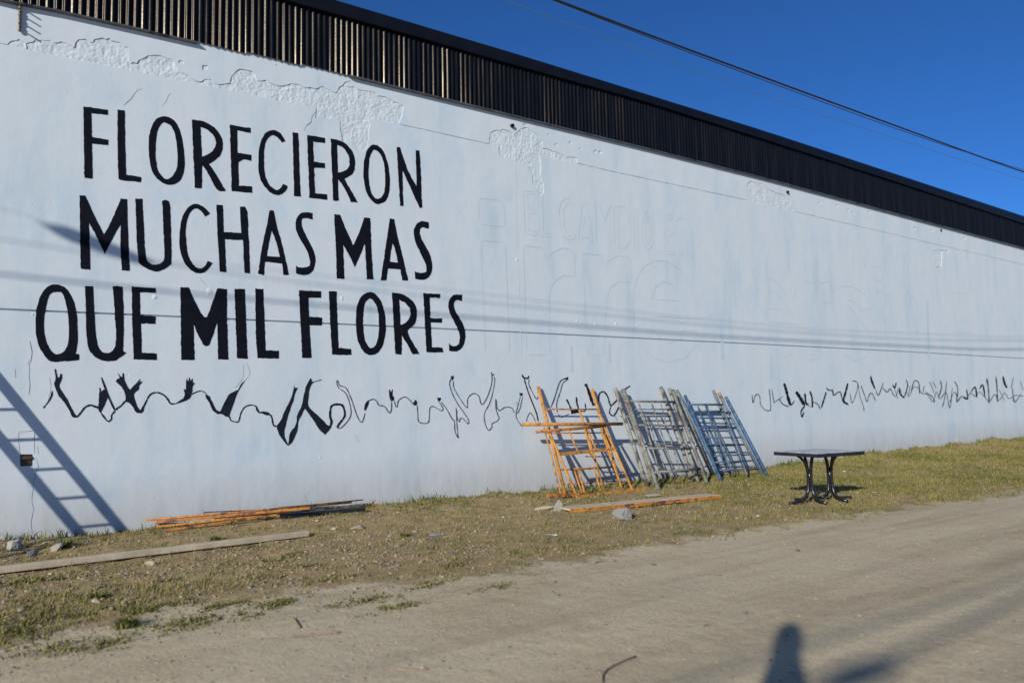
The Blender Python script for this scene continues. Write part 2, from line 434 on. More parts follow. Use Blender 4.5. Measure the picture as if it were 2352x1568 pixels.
LEDGE = [(0,404),(1128,628),(2352,876),(3660,1140),(4512,1328),(5304,1500),(5604,1572),(7056,1880),(7304,1944),(9408,2432)]
def ledge_y(x): return float(np.interp(x, [a for a, b in LEDGE], [b for a, b in LEDGE]))
def along_ledge(xa, xb, dy):                  # points just past the joint, from xa to xb
    n = max(2, int(abs(xb-xa)/200)); return [(xa+(xb-xa)*k/n, ledge_y(xa+(xb-xa)*k/n)+dy) for k in range(n+1)]
P2 = [(240,445),(240,400),(300,380),(330,360),(350,375),(460,372),(480,390),(540,395),(560,378),(610,395),(640,415),(680,440),(690,390),(720,365),(780,355),(830,385),(850,390),
 (870,355),(1000,355),(1020,370),(1100,390),(1135,420),(1180,440),(1180,560),(1195,585),(1250,570),(1330,530),(1360,505),(1420,505),(1500,520),(1590,550),(1610,600),(1640,650),
 (1690,680),(1740,690),(1770,735),(1840,750),(1880,730),(1940,730),(1970,765),(2010,775),(2060,770),(2110,765),(2125,700),(2180,650),(2200,635),(2320,655),(2352,680),(2360,745),
 (2440,735),(2470,760),(2540,790),(2620,780),(2700,775),(2760,785),(2850,810),(2900,815),(2960,795),(3000,815),(3090,850),(3110,800),(3170,755),(3220,735),(3180,790),(3250,800),
 (3270,820),(3390,840),(3440,850),(3470,880),(3550,890),(3620,930),(3680,965),(3705,975),(3700,1060),(3690,1105),(3665,1138)] + along_ledge(3660, 245, 4)
P1 = [(62,408),(90,382),(170,368),(228,396),(238,440)] + along_ledge(236, 64, 4)
P3 = [(2905,985),(3400,1080),(3392,1150),(3385,1250),(3380,1330),(3340,1390),(3275,1378),(3232,1320),(3150,1290),(3130,1200),(3120,1112),(3050,1085),(2895,1078)]
P4 = [(4510,1215),(4560,1200),(4620,1190),(4700,1222),(4720,1250),(4780,1190),(4830,1160),(4880,1200),(4950,1250),(4980,1300),(4985,1350),(5050,1380),(5120,1400),(5200,1440),(5300,1450),(5302,1497)] + along_ledge(5300, 4500, 4) + [(4498,1290)]
P4b = [(4575,1335),(4960,1420),(4972,1520),(4962,1600),(4990,1680),(4995,1760),(4970,1800),(4940,1760),(4897,1680),(4890,1600),(4862,1520),(4700,1470),(4600,1440)]
P5 = [(6870,1680),(6890,1665),(6960,1680),(7020,1700),(7056,1740),(7100,1752),(7200,1800),(7260,1850),(7302,1930)] + along_ledge(7300, 6868, 4)
P6 = [(8575,2300),(8720,2302),(8722,2322),(8662,2326),(8650,2450),(8620,2470),(8590,2450),(8570,2325)]
chips = [(1880,625,38),(1660,572,30),(4820,1150,22),(2540,602,9),(5040,1240,16),(5110,1330,18),(5240,1310,14),(5330,1370,16),(5470,1395,22),(5515,1400,20),(7530,1868,16),(7690,1890,15),(7790,1940,20),
 (7830,1960,16),(7980,1950,18),(8400,2100,18),(8560,2120,14),(8860,2190,20),(5300,2950,14),(5470,2985,20),(5660,2975,20),(5850,2990,14),(4750,2390,20),(6940,3095,14),(1920,2680,34),(3140,2740,22),(1420,2730,26),
 (300,2890,10),(2940,4200,7),(8790,4040,12),(9250,4210,12),(8300,2880,14),(7290,2670,14)]
def blob(x, y, r):
    n = 9; return [(x+r*random.uniform(.6, 1.2)*math.cos(2*math.pi*k/n), y+r*random.uniform(.5, 1.0)*math.sin(2*math.pi*k/n)) for k in range(n)]
holes = [jitter(p, 4.5) for p in (P1, P2, P3, P4, P4b, P5, P6)] + [blob(*c) for c in chips if c[1] < 2300]
def crack(pts, w):
    L, Rr = ribbon(jitter_line(pts, 5), w, sm=False); return L+Rr[::-1]
def jitter_line(pts, amp):
    out = [np.array(pts[0], float)]
    for a, b in zip(pts[:-1], pts[1:]):
        a = np.array(a, float); b = np.array(b, float); k = max(1, int(np.linalg.norm(b-a)/45))
        for j in range(1, k+1): out.append(a+(b-a)*j/k+rng.normal(0, amp, 2))
    return out
cracks = [([(2906,1025),(2880,1085),(2850,1120),(2800,1195)], 11), ([(1135,975),(1170,930),(1215,915),(1225,870),(1260,830),(1310,822)], 8), ([(1495,975),(1530,930),(1545,890),(1570,860)], 7),
 ([(280,3340),(300,3230),(270,3130)], 8), ([(270,3300),(265,3400),(275,3520),(265,3620)], 6), ([(140,3390),(150,3470)], 8), ([(330,4200),(350,4280),(310,4420),(290,4560),(310,4680),(285,4800),(300,4900)], 5), ([(345,4100),(360,4170)], 8),
 ([(175,3965),(172,4160)], 5), ([(175,3965),(320,3960)], 4), ([(320,3960),(318,4160)], 6), ([(1830,2540),(1900,2630)], 4), ([(4190,4420),(4180,4480)], 5), ([(2800,4540),(2815,4620)], 6)]
holes += [crack(p, w) for p, w in cracks]
niche = [(185,4171),(300,4171),(300,4281),(185,4281)]
holes.append(niche)

def inside(px, py, poly):
    poly = np.asarray(poly); x = poly[:, 0]; y = poly[:, 1]; x2 = np.roll(x, -1); y2 = np.roll(y, -1)
    c = np.zeros(len(px), bool)
    for a, b, a2, b2 in zip(x, y, x2, y2):
        m = ((b > py) != (b2 > py))
        c ^= m & (px < (a2-a)*(py-b)/((b2-b) if b2 != b else 1e-12)+a)
    return c
holesW = [np.array([G(x, y)[[0, 2]] for x, y in h]) for h in holes]
def band(name, lower, upper, depth=.028, front=11.0):
    Xs = np.concatenate([[X0], np.arange(-8, 45, .8), [X1]])
    outer = np.array([(x, lower(x)) for x in Xs]+[(x, upper(x)) for x in Xs[::-1]])
    lo, hi = outer[:, 1].min(), outer[:, 1].max()
    polys = [outer]+[h for h in holesW if h[:, 1].max() > lo and h[:, 1].min() < hi]
    pts, edges = [], []
    for p in polys:
        n = len(pts); pts += [Vector(q) for q in p]; edges += [(n+i, n+(i+1) % len(p)) for i in range(len(p))]
    v, e, f, *_ = delaunay_2d_cdt(pts, edges, [], 0, 1e-5)
    v = np.array([(a[0], a[1]) for a in v]); f = np.array([list(t) for t in f])
    cen = v[f].mean(1)
    keep = inside(cen[:, 0], cen[:, 1], outer)
    for h in polys[1:]: keep &= ~inside(cen[:, 0], cen[:, 1], h)
    f = f[keep]
    ed = {}
    for t in f:
        for a, b in ((t[0], t[1]), (t[1], t[2]), (t[2], t[0])):
            ed[(a, b)] = 1
    rim = [(a, b) for (a, b) in ed if (b, a) not in ed]
    mb = MB(); n = len(v)
    mb.v = [(a, front, b) for a, b in v]+[(a, front+depth, b) for a, b in v]
    mb.f = [tuple(int(i) for i in t) for t in f]+[(int(b), int(a), int(a)+n, int(b)+n) for a, b in rim]
    return build(name, mb, M_wall, wall)
band('plaster_band', lambda x: -1.0, lambda x: groove_z(x)-.013)
band('plaster_band', lambda x: groove_z(x)+.011, lambda x: ledge_z(x)-.008)
band('plaster_band', lambda x: ledge_z(x)+.007, lambda x: metal_z(x)+.12)
# rough surface that shows where the plaster has fallen off
rx = np.concatenate([np.arange(-.2, 10.2, .0115), np.arange(10.2, 30, .03)]); rz = np.arange(5.35, 6.72, .0115)
RX, RZ = np.meshgrid(rx, rz)
RY = 11.021 - .013*fbm(RX*8, RZ*8, 31, 3) - .006*vnoise(RX*30, RZ*30, 5) - .007*vnoise(RX*58, RZ*58, 8)
mb = MB(); mb.v = np.stack([RX.ravel(), RY.ravel(), RZ.ravel()], 1).tolist()
i_, j_ = np.meshgrid(np.arange(len(rx)-1), np.arange(len(rz)-1)); w_ = len(rx)
mb.f = np.stack([j_*w_+i_, j_*w_+i_+1, (j_+1)*w_+i_+1, (j_+1)*w_+i_], 2).reshape(-1, 4).tolist()
build('rough_render', mb, M_rough, wall, smooth=True)

# --- dabs of filler, white drips and blue wash left by earlier painting
M_white = simple('fresh_white_paint', (.61, .66, .675), .7, .05, 9)
M_wash = simple('pale_blue_wash', (.490, .595, .665), .8, .05, 3)
for gx, gy, r in [c for c in chips if c[1] >= 2300]:
    p = G(gx, gy); rr = r/4.0*np.dot(p-CAM, fw)/FPX; mb = MB(); n = 8
    mb.v = [(p[0], 10.993, p[2])]+[(p[0]+rr*.6*math.cos(k*.785)*random.uniform(.8, 1.2), 10.995, p[2]+rr*.6*math.sin(k*.785)*random.uniform(.8, 1.2)) for k in range(n)]+[(p[0]+rr*math.cos(k*.785)*random.uniform(.8, 1.2), 11.0005, p[2]+rr*1.1*math.sin(k*.785)*random.uniform(.8, 1.2)) for k in range(n)]
    mb.f = [(0, 1+k, 1+(k+1) % n) for k in range(n)]+[(1+k, 1+n+k, 1+n+(k+1) % n, 1+(k+1) % n) for k in range(n)]
    build('filler_dab', mb, M_white, wall, smooth=True)
# --- niche, drain holes
a, b = G(185, 4281), G(300, 4171); cxn, czn = (a[0]+b[0])/2, (a[2]+b[2])/2; hw, hh = (b[0]-a[0])/2, (b[2]-a[2])/2
nm = MB().box((cxn, 11.024, czn), (hw*.98, 0, 0), (0, .004, 0), (0, 0, hh*.98))
nm.tube([(cxn-hw*.85, 11.010, czn+hh*.35), (cxn+hw*.85, 11.010, czn+hh*.35)], hh*.42, 10)
nm.box((cxn, 11.014, czn-hh*.45), (hw*.8, 0, 0), (0, .008, 0), (0, 0, hh*.35))
build('niche_cover', nm, M_niche, wall)
for gx, gy, s in ((4700,1156,1.0), (7230,1765,1.0), (8640,2114,.8)):
    p = G(gx, gy); d = MB()
    d.tube([(p[0], 11.02, p[2]), (p[0], 10.955, p[2]-.01)], .034*s, 12, caps=False)
    d.tube([(p[0], 11.005, p[2]), (p[0], 11.0, p[2])], .032*s, 12)
    build('drain_pipe', d, M_dark, wall, smooth=True)

# --- lettering
LET = [
 ('F', [[(765,978),(992,1010),(992,1058),(838,1040),(845,1258),(995,1285),(993,1333),(845,1318),(852,1640),(775,1634)]]),
 ('L', [[(1080,1008),(1145,1012),(1150,1300),(1158,1605),(1297,1625),(1296,1672),(1098,1655),(1085,1635),(1078,1300)]]),
 ('O', [[(1505,1065),(1580,1085),(1635,1150),(1670,1250),(1690,1380),(1700,1500),(1690,1568),(1670,1640),(1630,1685),(1560,1702),(1490,1685),(1430,1630),(1390,1560),(1368,1450),(1363,1320),(1375,1210),(1410,1120),(1455,1078)],
        [(1505,1122),(1560,1145),(1600,1200),(1620,1290),(1632,1400),(1632,1500),(1615,1580),(1560,1645),(1510,1645),(1470,1600),(1440,1540),(1428,1440),(1430,1320),(1440,1220),(1470,1150)]]),
 ('R', [[(1762,1100),(1850,1108),(1930,1140),(1990,1190),(2035,1260),(2050,1320),(2040,1400),(2000,1460),(1920,1505),(1990,1610),(2075,1755),(2025,1760),(1985,1740),(1900,1570),(1857,1520),(1853,1730),(1790,1722),(1775,1400)],
        [(1842,1165),(1900,1185),(1960,1240),(1985,1300),(1980,1350),(1940,1405),(1855,1440)]]),
 ('E', [[(2110,1145),(2305,1180),(2303,1222),(2180,1197),(2183,1405),(2310,1422),(2308,1478),(2240,1460),(2190,1490),(2195,1705),(2315,1712),(2317,1772),(2128,1755)]]),
 ('C', [[(2622,1298),(2590,1240),(2550,1205),(2505,1192),(2450,1210),(2405,1270),(2380,1350),(2372,1500),(2375,1590),(2400,1670),(2450,1740),(2505,1783),(2555,1795),(2600,1780),(2635,1740),(2640,1705),(2600,1690),(2575,1735),(2540,1750),(2500,1725),(2460,1680),(2432,1600),(2425,1500),(2425,1380),(2445,1290),(2480,1250),(2505,1240),(2540,1255),(2570,1285),(2588,1308)]]),
 ('I', [[(2687,1215),(2742,1223),(2752,1568),(2763,1805),(2702,1800),(2695,1500)]]),
 ('E', [[(2822,1240),(2987,1268),(2985,1315),(2877,1300),(2882,1485),(2988,1500),(2988,1545),(2885,1540),(2895,1775),(3007,1785),(3005,1835),(2842,1818)]]),
 ('R', [[(3037,1272),(3130,1290),(3200,1340),(3250,1410),(3265,1480),(3255,1570),(3230,1610),(3165,1642),(3220,1740),(3285,1858),(3222,1855),(3180,1750),(3105,1645),(3112,1843),(3062,1842),(3050,1568)],
        [(3095,1330),(3150,1350),(3200,1420),(3215,1490),(3205,1540),(3170,1570),(3105,1587)]]),
 ('O', [[(3435,1325),(3490,1345),(3535,1410),(3565,1500),(3580,1600),(3585,1680),(3575,1780),(3545,1850),(3480,1882),(3430,1860),(3380,1800),(3350,1720),(3338,1620),(3340,1500),(3360,1400),(3395,1345)],
        [(3435,1375),(3475,1390),(3510,1440),(3530,1510),(3538,1600),(3540,1690),(3530,1770),(3505,1815),(3475,1828),(3440,1820),(3410,1770),(3392,1690),(3385,1590),(3388,1490),(3405,1410)]]),
 ('N', [[(3645,1350),(3675,1353),(3745,1568),(3828,1710),(3818,1380),(3855,1385),(3866,1568),(3880,1908),(3855,1910),(3700,1570),(3697,1640),(3708,1892),(3677,1890),(3655,1568)]]),
 ('M', [[(730,1793),(785,1798),(870,1990),(955,2152),(1030,2020),(1110,1825),(1168,1830),(1175,2100),(1192,2488),(1118,2482),(1105,2270),(1110,2058),(1070,2120),(962,2335),(890,2180),(818,2045),(830,2475),(742,2470),(735,2150)]]),
 ('U', [[(1243,1823),(1308,1826),(1325,2150),(1335,2380),(1380,2425),(1430,2433),(1490,2415),(1515,2370),(1500,2120),(1490,1845),(1530,1835),(1565,1860),(1570,2120),(1578,2420),(1560,2440),(1500,2480),(1430,2497),(1370,2480),(1290,2430),(1270,2410),(1255,2200)]]),
 ('C', [[(1930,1960),(1890,1915),(1840,1880),(1790,1868),(1730,1900),(1680,1970),(1655,2080),(1645,2220),(1660,2330),(1700,2430),(1760,2490),(1830,2515),(1890,2500),(1930,2450),(1950,2415),(1910,2397),(1880,2450),(1840,2470),(1790,2450),(1740,2380),(1715,2290),(1705,2150),(1710,2050),(1740,1960),(1780,1915),(1810,1912),(1850,1940),(1885,1988)]]),
 ('H', [[(1988,1880),(2048,1885),(2055,2130),(2215,2140),(2205,1900),(2250,1897),(2278,1950),(2280,2150),(2290,2250),(2297,2510),(2245,2505),(2232,2205),(2065,2198),(2080,2500),(2020,2498),(2000,2200)]]),
 ('A', [[(2477,1930),(2512,1932),(2540,2060),(2600,2280),(2655,2525),(2605,2525),(2590,2420),(2435,2405),(2425,2528),(2370,2515),(2400,2300),(2450,2070)],
        [(2495,2115),(2535,2210),(2570,2360),(2452,2352),(2475,2210)]]),
 ('S', [[(2872,1960),(2820,1945),(2760,1955),(2720,2010),(2712,2070),(2730,2150),(2790,2250),(2830,2320),(2850,2400),(2845,2440),(2800,2460),(2740,2455),(2718,2440),(2722,2510),(2760,2525),(2820,2528),(2880,2490),(2902,2400),(2895,2340),(2850,2230),(2790,2130),(2768,2060),(2775,2010),(2810,2000),(2872,2018)]]),
 ('M', [[(3070,1970),(3125,1970),(3180,2110),(3245,2255),(3300,2140),(3345,1998),(3402,2003),(3412,2280),(3430,2568),(3370,2562),(3358,2350),(3352,2240),(3310,2340),(3260,2455),(3210,2350),(3152,2248),(3165,2562),(3095,2558),(3085,2300)]]),
 ('A', [[(3580,2005),(3620,2012),(3660,2200),(3710,2400),(3752,2578),(3695,2575),(3678,2475),(3565,2465),(3550,2575),(3497,2575),(3530,2350),(3560,2150)],
        [(3607,2235),(3635,2320),(3655,2412),(3580,2402),(3597,2280)]]),
 ('S', [[(3938,2040),(3870,2028),(3820,2060),(3797,2120),(3805,2200),(3850,2300),(3900,2400),(3920,2460),(3915,2495),(3870,2508),(3820,2500),(3808,2485),(3815,2560),(3870,2573),(3930,2560),(3970,2500),(3973,2420),(3945,2320),(3890,2230),(3855,2150),(3860,2100),(3885,2085),(3938,2100)]]),
 ('Q', [[(490,2610),(560,2615),(620,2660),(670,2740),(700,2850),(710,2960),(715,3080),(705,3200),(695,3245),(725,3250),(728,3305),(640,3315),(560,3315),(510,3328),(450,3315),(400,3260),(350,3170),(325,3050),(325,2900),(345,2780),(390,2680),(440,2625)],
        [(490,2678),(560,2680),(595,2740),(620,2850),(632,2960),(635,3080),(615,3200),(560,3250),(510,3255),(465,3220),(430,3150),(403,3050),(405,2920),(425,2790),(455,2700)]]),
 ('U', [[(780,2628),(855,2628),(865,2850),(880,3100),(900,3180),(935,3235),(985,3245),(1035,3225),(1062,3180),(1068,3080),(1045,2760),(1035,2628),(1125,2630),(1138,2850),(1135,3100),(1130,3225),(1160,3242),(1120,3270),(1070,3310),(1000,3320),(920,3310),(850,3260),(805,3190),(790,3050),(788,2850)]]),
 ('E', [[(1210,2632),(1430,2645),(1432,2688),(1285,2684),(1290,2895),(1430,2905),(1430,2975),(1295,2970),(1302,3240),(1440,3245),(1440,3305),(1228,3300),(1215,3000)]]),
 ('M', [[(1655,2637),(1735,2640),(1800,2790),(1875,2918),(1895,2920),(1940,2810),(1995,2648),(2085,2655),(2085,2900),(2097,3302),(2003,3300),(1995,2960),(1930,3160),(1905,3180),(1880,3178),(1855,3150),(1778,2980),(1788,3305),(1665,3305)]]),
 ('I', [[(2155,2652),(2250,2655),(2260,2950),(2275,3295),(2178,3290),(2165,2950)]]),
 ('L', [[(2345,2650),(2418,2655),(2430,2950),(2442,3215),(2563,3220),(2563,3292),(2365,3288),(2350,3060)]]),
 ('F', [[(2745,2667),(2950,2675),(2950,2735),(2832,2735),(2840,2908),(2960,2915),(2957,2990),(2843,2985),(2862,3285),(2777,3287),(2762,3000)]]),
 ('L', [[(3020,2672),(3092,2678),(3100,2950),(3112,3195),(3227,3205),(3227,3260),(3050,3258),(3035,3000)]]),
 ('O', [[(3395,2677),(3450,2695),(3500,2760),(3530,2850),(3545,2960),(3543,3070),(3520,3170),(3480,3240),(3420,3262),(3360,3255),(3310,3190),(3280,3110),(3268,2980),(3270,2880),(3285,2780),(3330,2705)],
        [(3395,2737),(3430,2755),(3465,2820),(3480,2910),(3483,3000),(3475,3100),(3455,3170),(3420,3200),(3385,3190),(3350,3120),(3340,3040),(3335,2950),(3340,2850),(3350,2780)]]),
 ('R', [[(3600,2687),(3690,2695),(3770,2740),(3820,2800),(3833,2870),(3825,2950),(3790,3000),(3750,3025),(3745,3060),(3800,3160),(3855,3250),(3790,3255),(3740,3160),(3690,3080),(3692,3255),(3632,3253),(3615,2950)],
        [(3668,2753),(3720,2775),(3765,2830),(3773,2880),(3760,2930),(3720,2970),(3680,2985)]]),
 ('E', [[(3888,2692),(4043,2700),(4042,2737),(3947,2732),(3953,2920),(4062,2925),(4062,2965),(3958,2962),(3968,3190),(4030,3185),(4065,3195),(4070,3235),(3918,3235),(3905,3000)]]),
 ('S', [[(4247,2707),(4190,2700),(4140,2725),(4115,2790),(4125,2860),(4170,2950),(4210,3030),(4228,3090),(4220,3150),(4190,3180),(4150,3178),(4125,3150),(4125,3220),(4170,3230),(4220,3222),(4265,3170),(4278,3090),(4270,3010),(4230,2930),(4180,2850),(4167,2800),(4180,2760),(4205,2752),(4247,2765)]]),
]
def flat_shape(name, loops, m, parent, y):
    pts = [[Vector((*(G(x, yy, y)[[0, 2]]), 0)) for x, yy in l] for l in loops]
    tri = tessellate_polygon(pts); fl = [p for l in pts for p in l]
    mb = MB(); mb.v = [(p[0], y, p[1]) for p in fl]
    for t in tri:
        a, b, c = (fl[i] for i in t)
        if (b-a).cross(c-a).z < 0: t = (t[0], t[2], t[1])
        mb.f.append(tuple(t))
    return build(name, mb, m, parent)
def round_soft(l, lim=58, it=2):                # round gentle bends, keep the brush corners
    for _ in range(it):
        out = []; n = len(l)
        for i in range(n):
            a, b, c = (np.array(l[(i+k) % n], float) for k in (-1, 0, 1))
            u, v = b-a, c-b; lu, lv = np.linalg.norm(u), np.linalg.norm(v)
            t = math.degrees(math.acos(max(-1, min(1, float(u@v)/(lu*lv+1e-9)))))
            if 4 < t < lim: out += [tuple(b-u*.25), tuple(b+v*.25)]
            else: out.append(tuple(b))
        l = out
    return l
for ch, loops in LET:
    lp = [jitter(round_soft(l), 1.4, 22) for l in loops]
    o = flat_shape('painted_letter', lp, M_letter, wall, 10.996)
    o['label'] = 'black hand painted letter ' + ch

# --- painted arms and raised hands below the words
ARMS = [
 [(395,3740),(440,3690),(470,3620),(475,3580),(487,3610),(478,3650),(440,3700),(402,3752)],
 [(500,3390),(512,3390),(530,3470),(545,3465),(552,3432),(568,3432),(568,3480),(550,3520),(545,3560),(580,3610),(630,3690),(680,3790),(712,3825),(700,3838),(660,3830),(640,3770),(600,3710),(560,3660),(535,3640),(530,3610),(505,3560),(498,3510),(515,3485)],
 [(900,3770),(905,3700),(910,3620),(912,3560),(922,3560),(928,3600),(945,3580),(960,3575),(985,3620),(985,3660),(970,3700),(940,3760),(925,3790)],
 [(1080,3415),(1105,3460),(1120,3460),(1125,3425),(1135,3425),(1145,3510),(1195,3580),(1250,3520),(1285,3480),(1292,3485),(1280,3515),(1310,3498),(1310,3505),(1275,3540),(1280,3570),(1240,3600),(1225,3630),(1255,3720),(1285,3770),(1310,3730),(1330,3735),(1310,3790),(1265,3795),(1240,3780),(1220,3730),(1185,3695),(1145,3690),(1155,3650),(1130,3570),(1065,3500),(1075,3480),(1100,3470)],
 [(1600,3712),(1650,3680),(1690,3650),(1700,3620),(1685,3575),(1705,3580),(1708,3520),(1715,3475),(1725,3510),(1740,3460),(1748,3500),(1770,3470),(1768,3510),(1790,3515),(1770,3550),(1765,3600),(1755,3650),(1700,3680),(1650,3700)],
 [(1885,3620),(1920,3630),(1950,3690),(1980,3760),(2020,3775),(2050,3720),(2090,3640),(2110,3615),(2160,3590),(2190,3570),(2215,3520),(2245,3495),(2240,3510),(2210,3560),(2180,3610),(2150,3690),(2120,3780),(2105,3830),(2075,3830),(2040,3800),(1980,3795),(1945,3760),(1920,3690),(1890,3650)],
 [(2395,3785),(2430,3774),(2470,3788),(2484,3812),(2440,3812)],
 [(2702,3525),(2708,3560),(2738,3562),(2715,3600),(2695,3680),(2650,3800),(2625,3900),(2610,3960),(2620,4030),(2645,4085),(2640,4090),(2610,4060),(2585,4020),(2560,3980),(2535,3915),(2580,3860),(2620,3760),(2660,3680),(2695,3610)],
 [(2850,3470),(2862,3480),(2860,3505),(2950,3485),(2955,3492),(2920,3500),(2865,3515),(2845,3580),(2835,3650),(2825,3720),(2870,3770),(2960,3850),(3010,3905),(3045,3905),(3040,3935),(3005,3970),(2990,3995),(2930,3950),(2880,3860),(2800,3750),(2770,3810),(2745,3860),(2735,3940),(2710,4010),(2685,4060),(2648,4092),(2655,4020),(2670,3960),(2720,3910),(2730,3800),(2775,3720),(2790,3620),(2820,3530)],
 [(3345,3770),(3355,3700),(3390,3672),(3388,3710),(3365,3770)],
 [(3575,3600),(3572,3580),(3585,3580),(3590,3610),(3598,3580),(3608,3580),(3605,3625),(3622,3650),(3620,3680),(3590,3680),(3575,3640)],
 [(3800,3690),(3815,3670),(3835,3690),(3830,3715),(3810,3725),(3795,3710)],
 [(4015,3655),(4050,3650),(4052,3675),(4030,3690)],
 [(4772,3608),(4800,3608),(4802,3632),(4780,3638)],
 [(5240,3760),(5330,3768),(5380,3775),(5290,3795),(5250,3805)],
 [(5185,3482),(5222,3458),(5218,3488)],
]
for a in ARMS: flat_shape('painted_arm', [jitter(round_soft(a, 65, 1), 1.8, 24)], M_arm, wall, 10.9955)
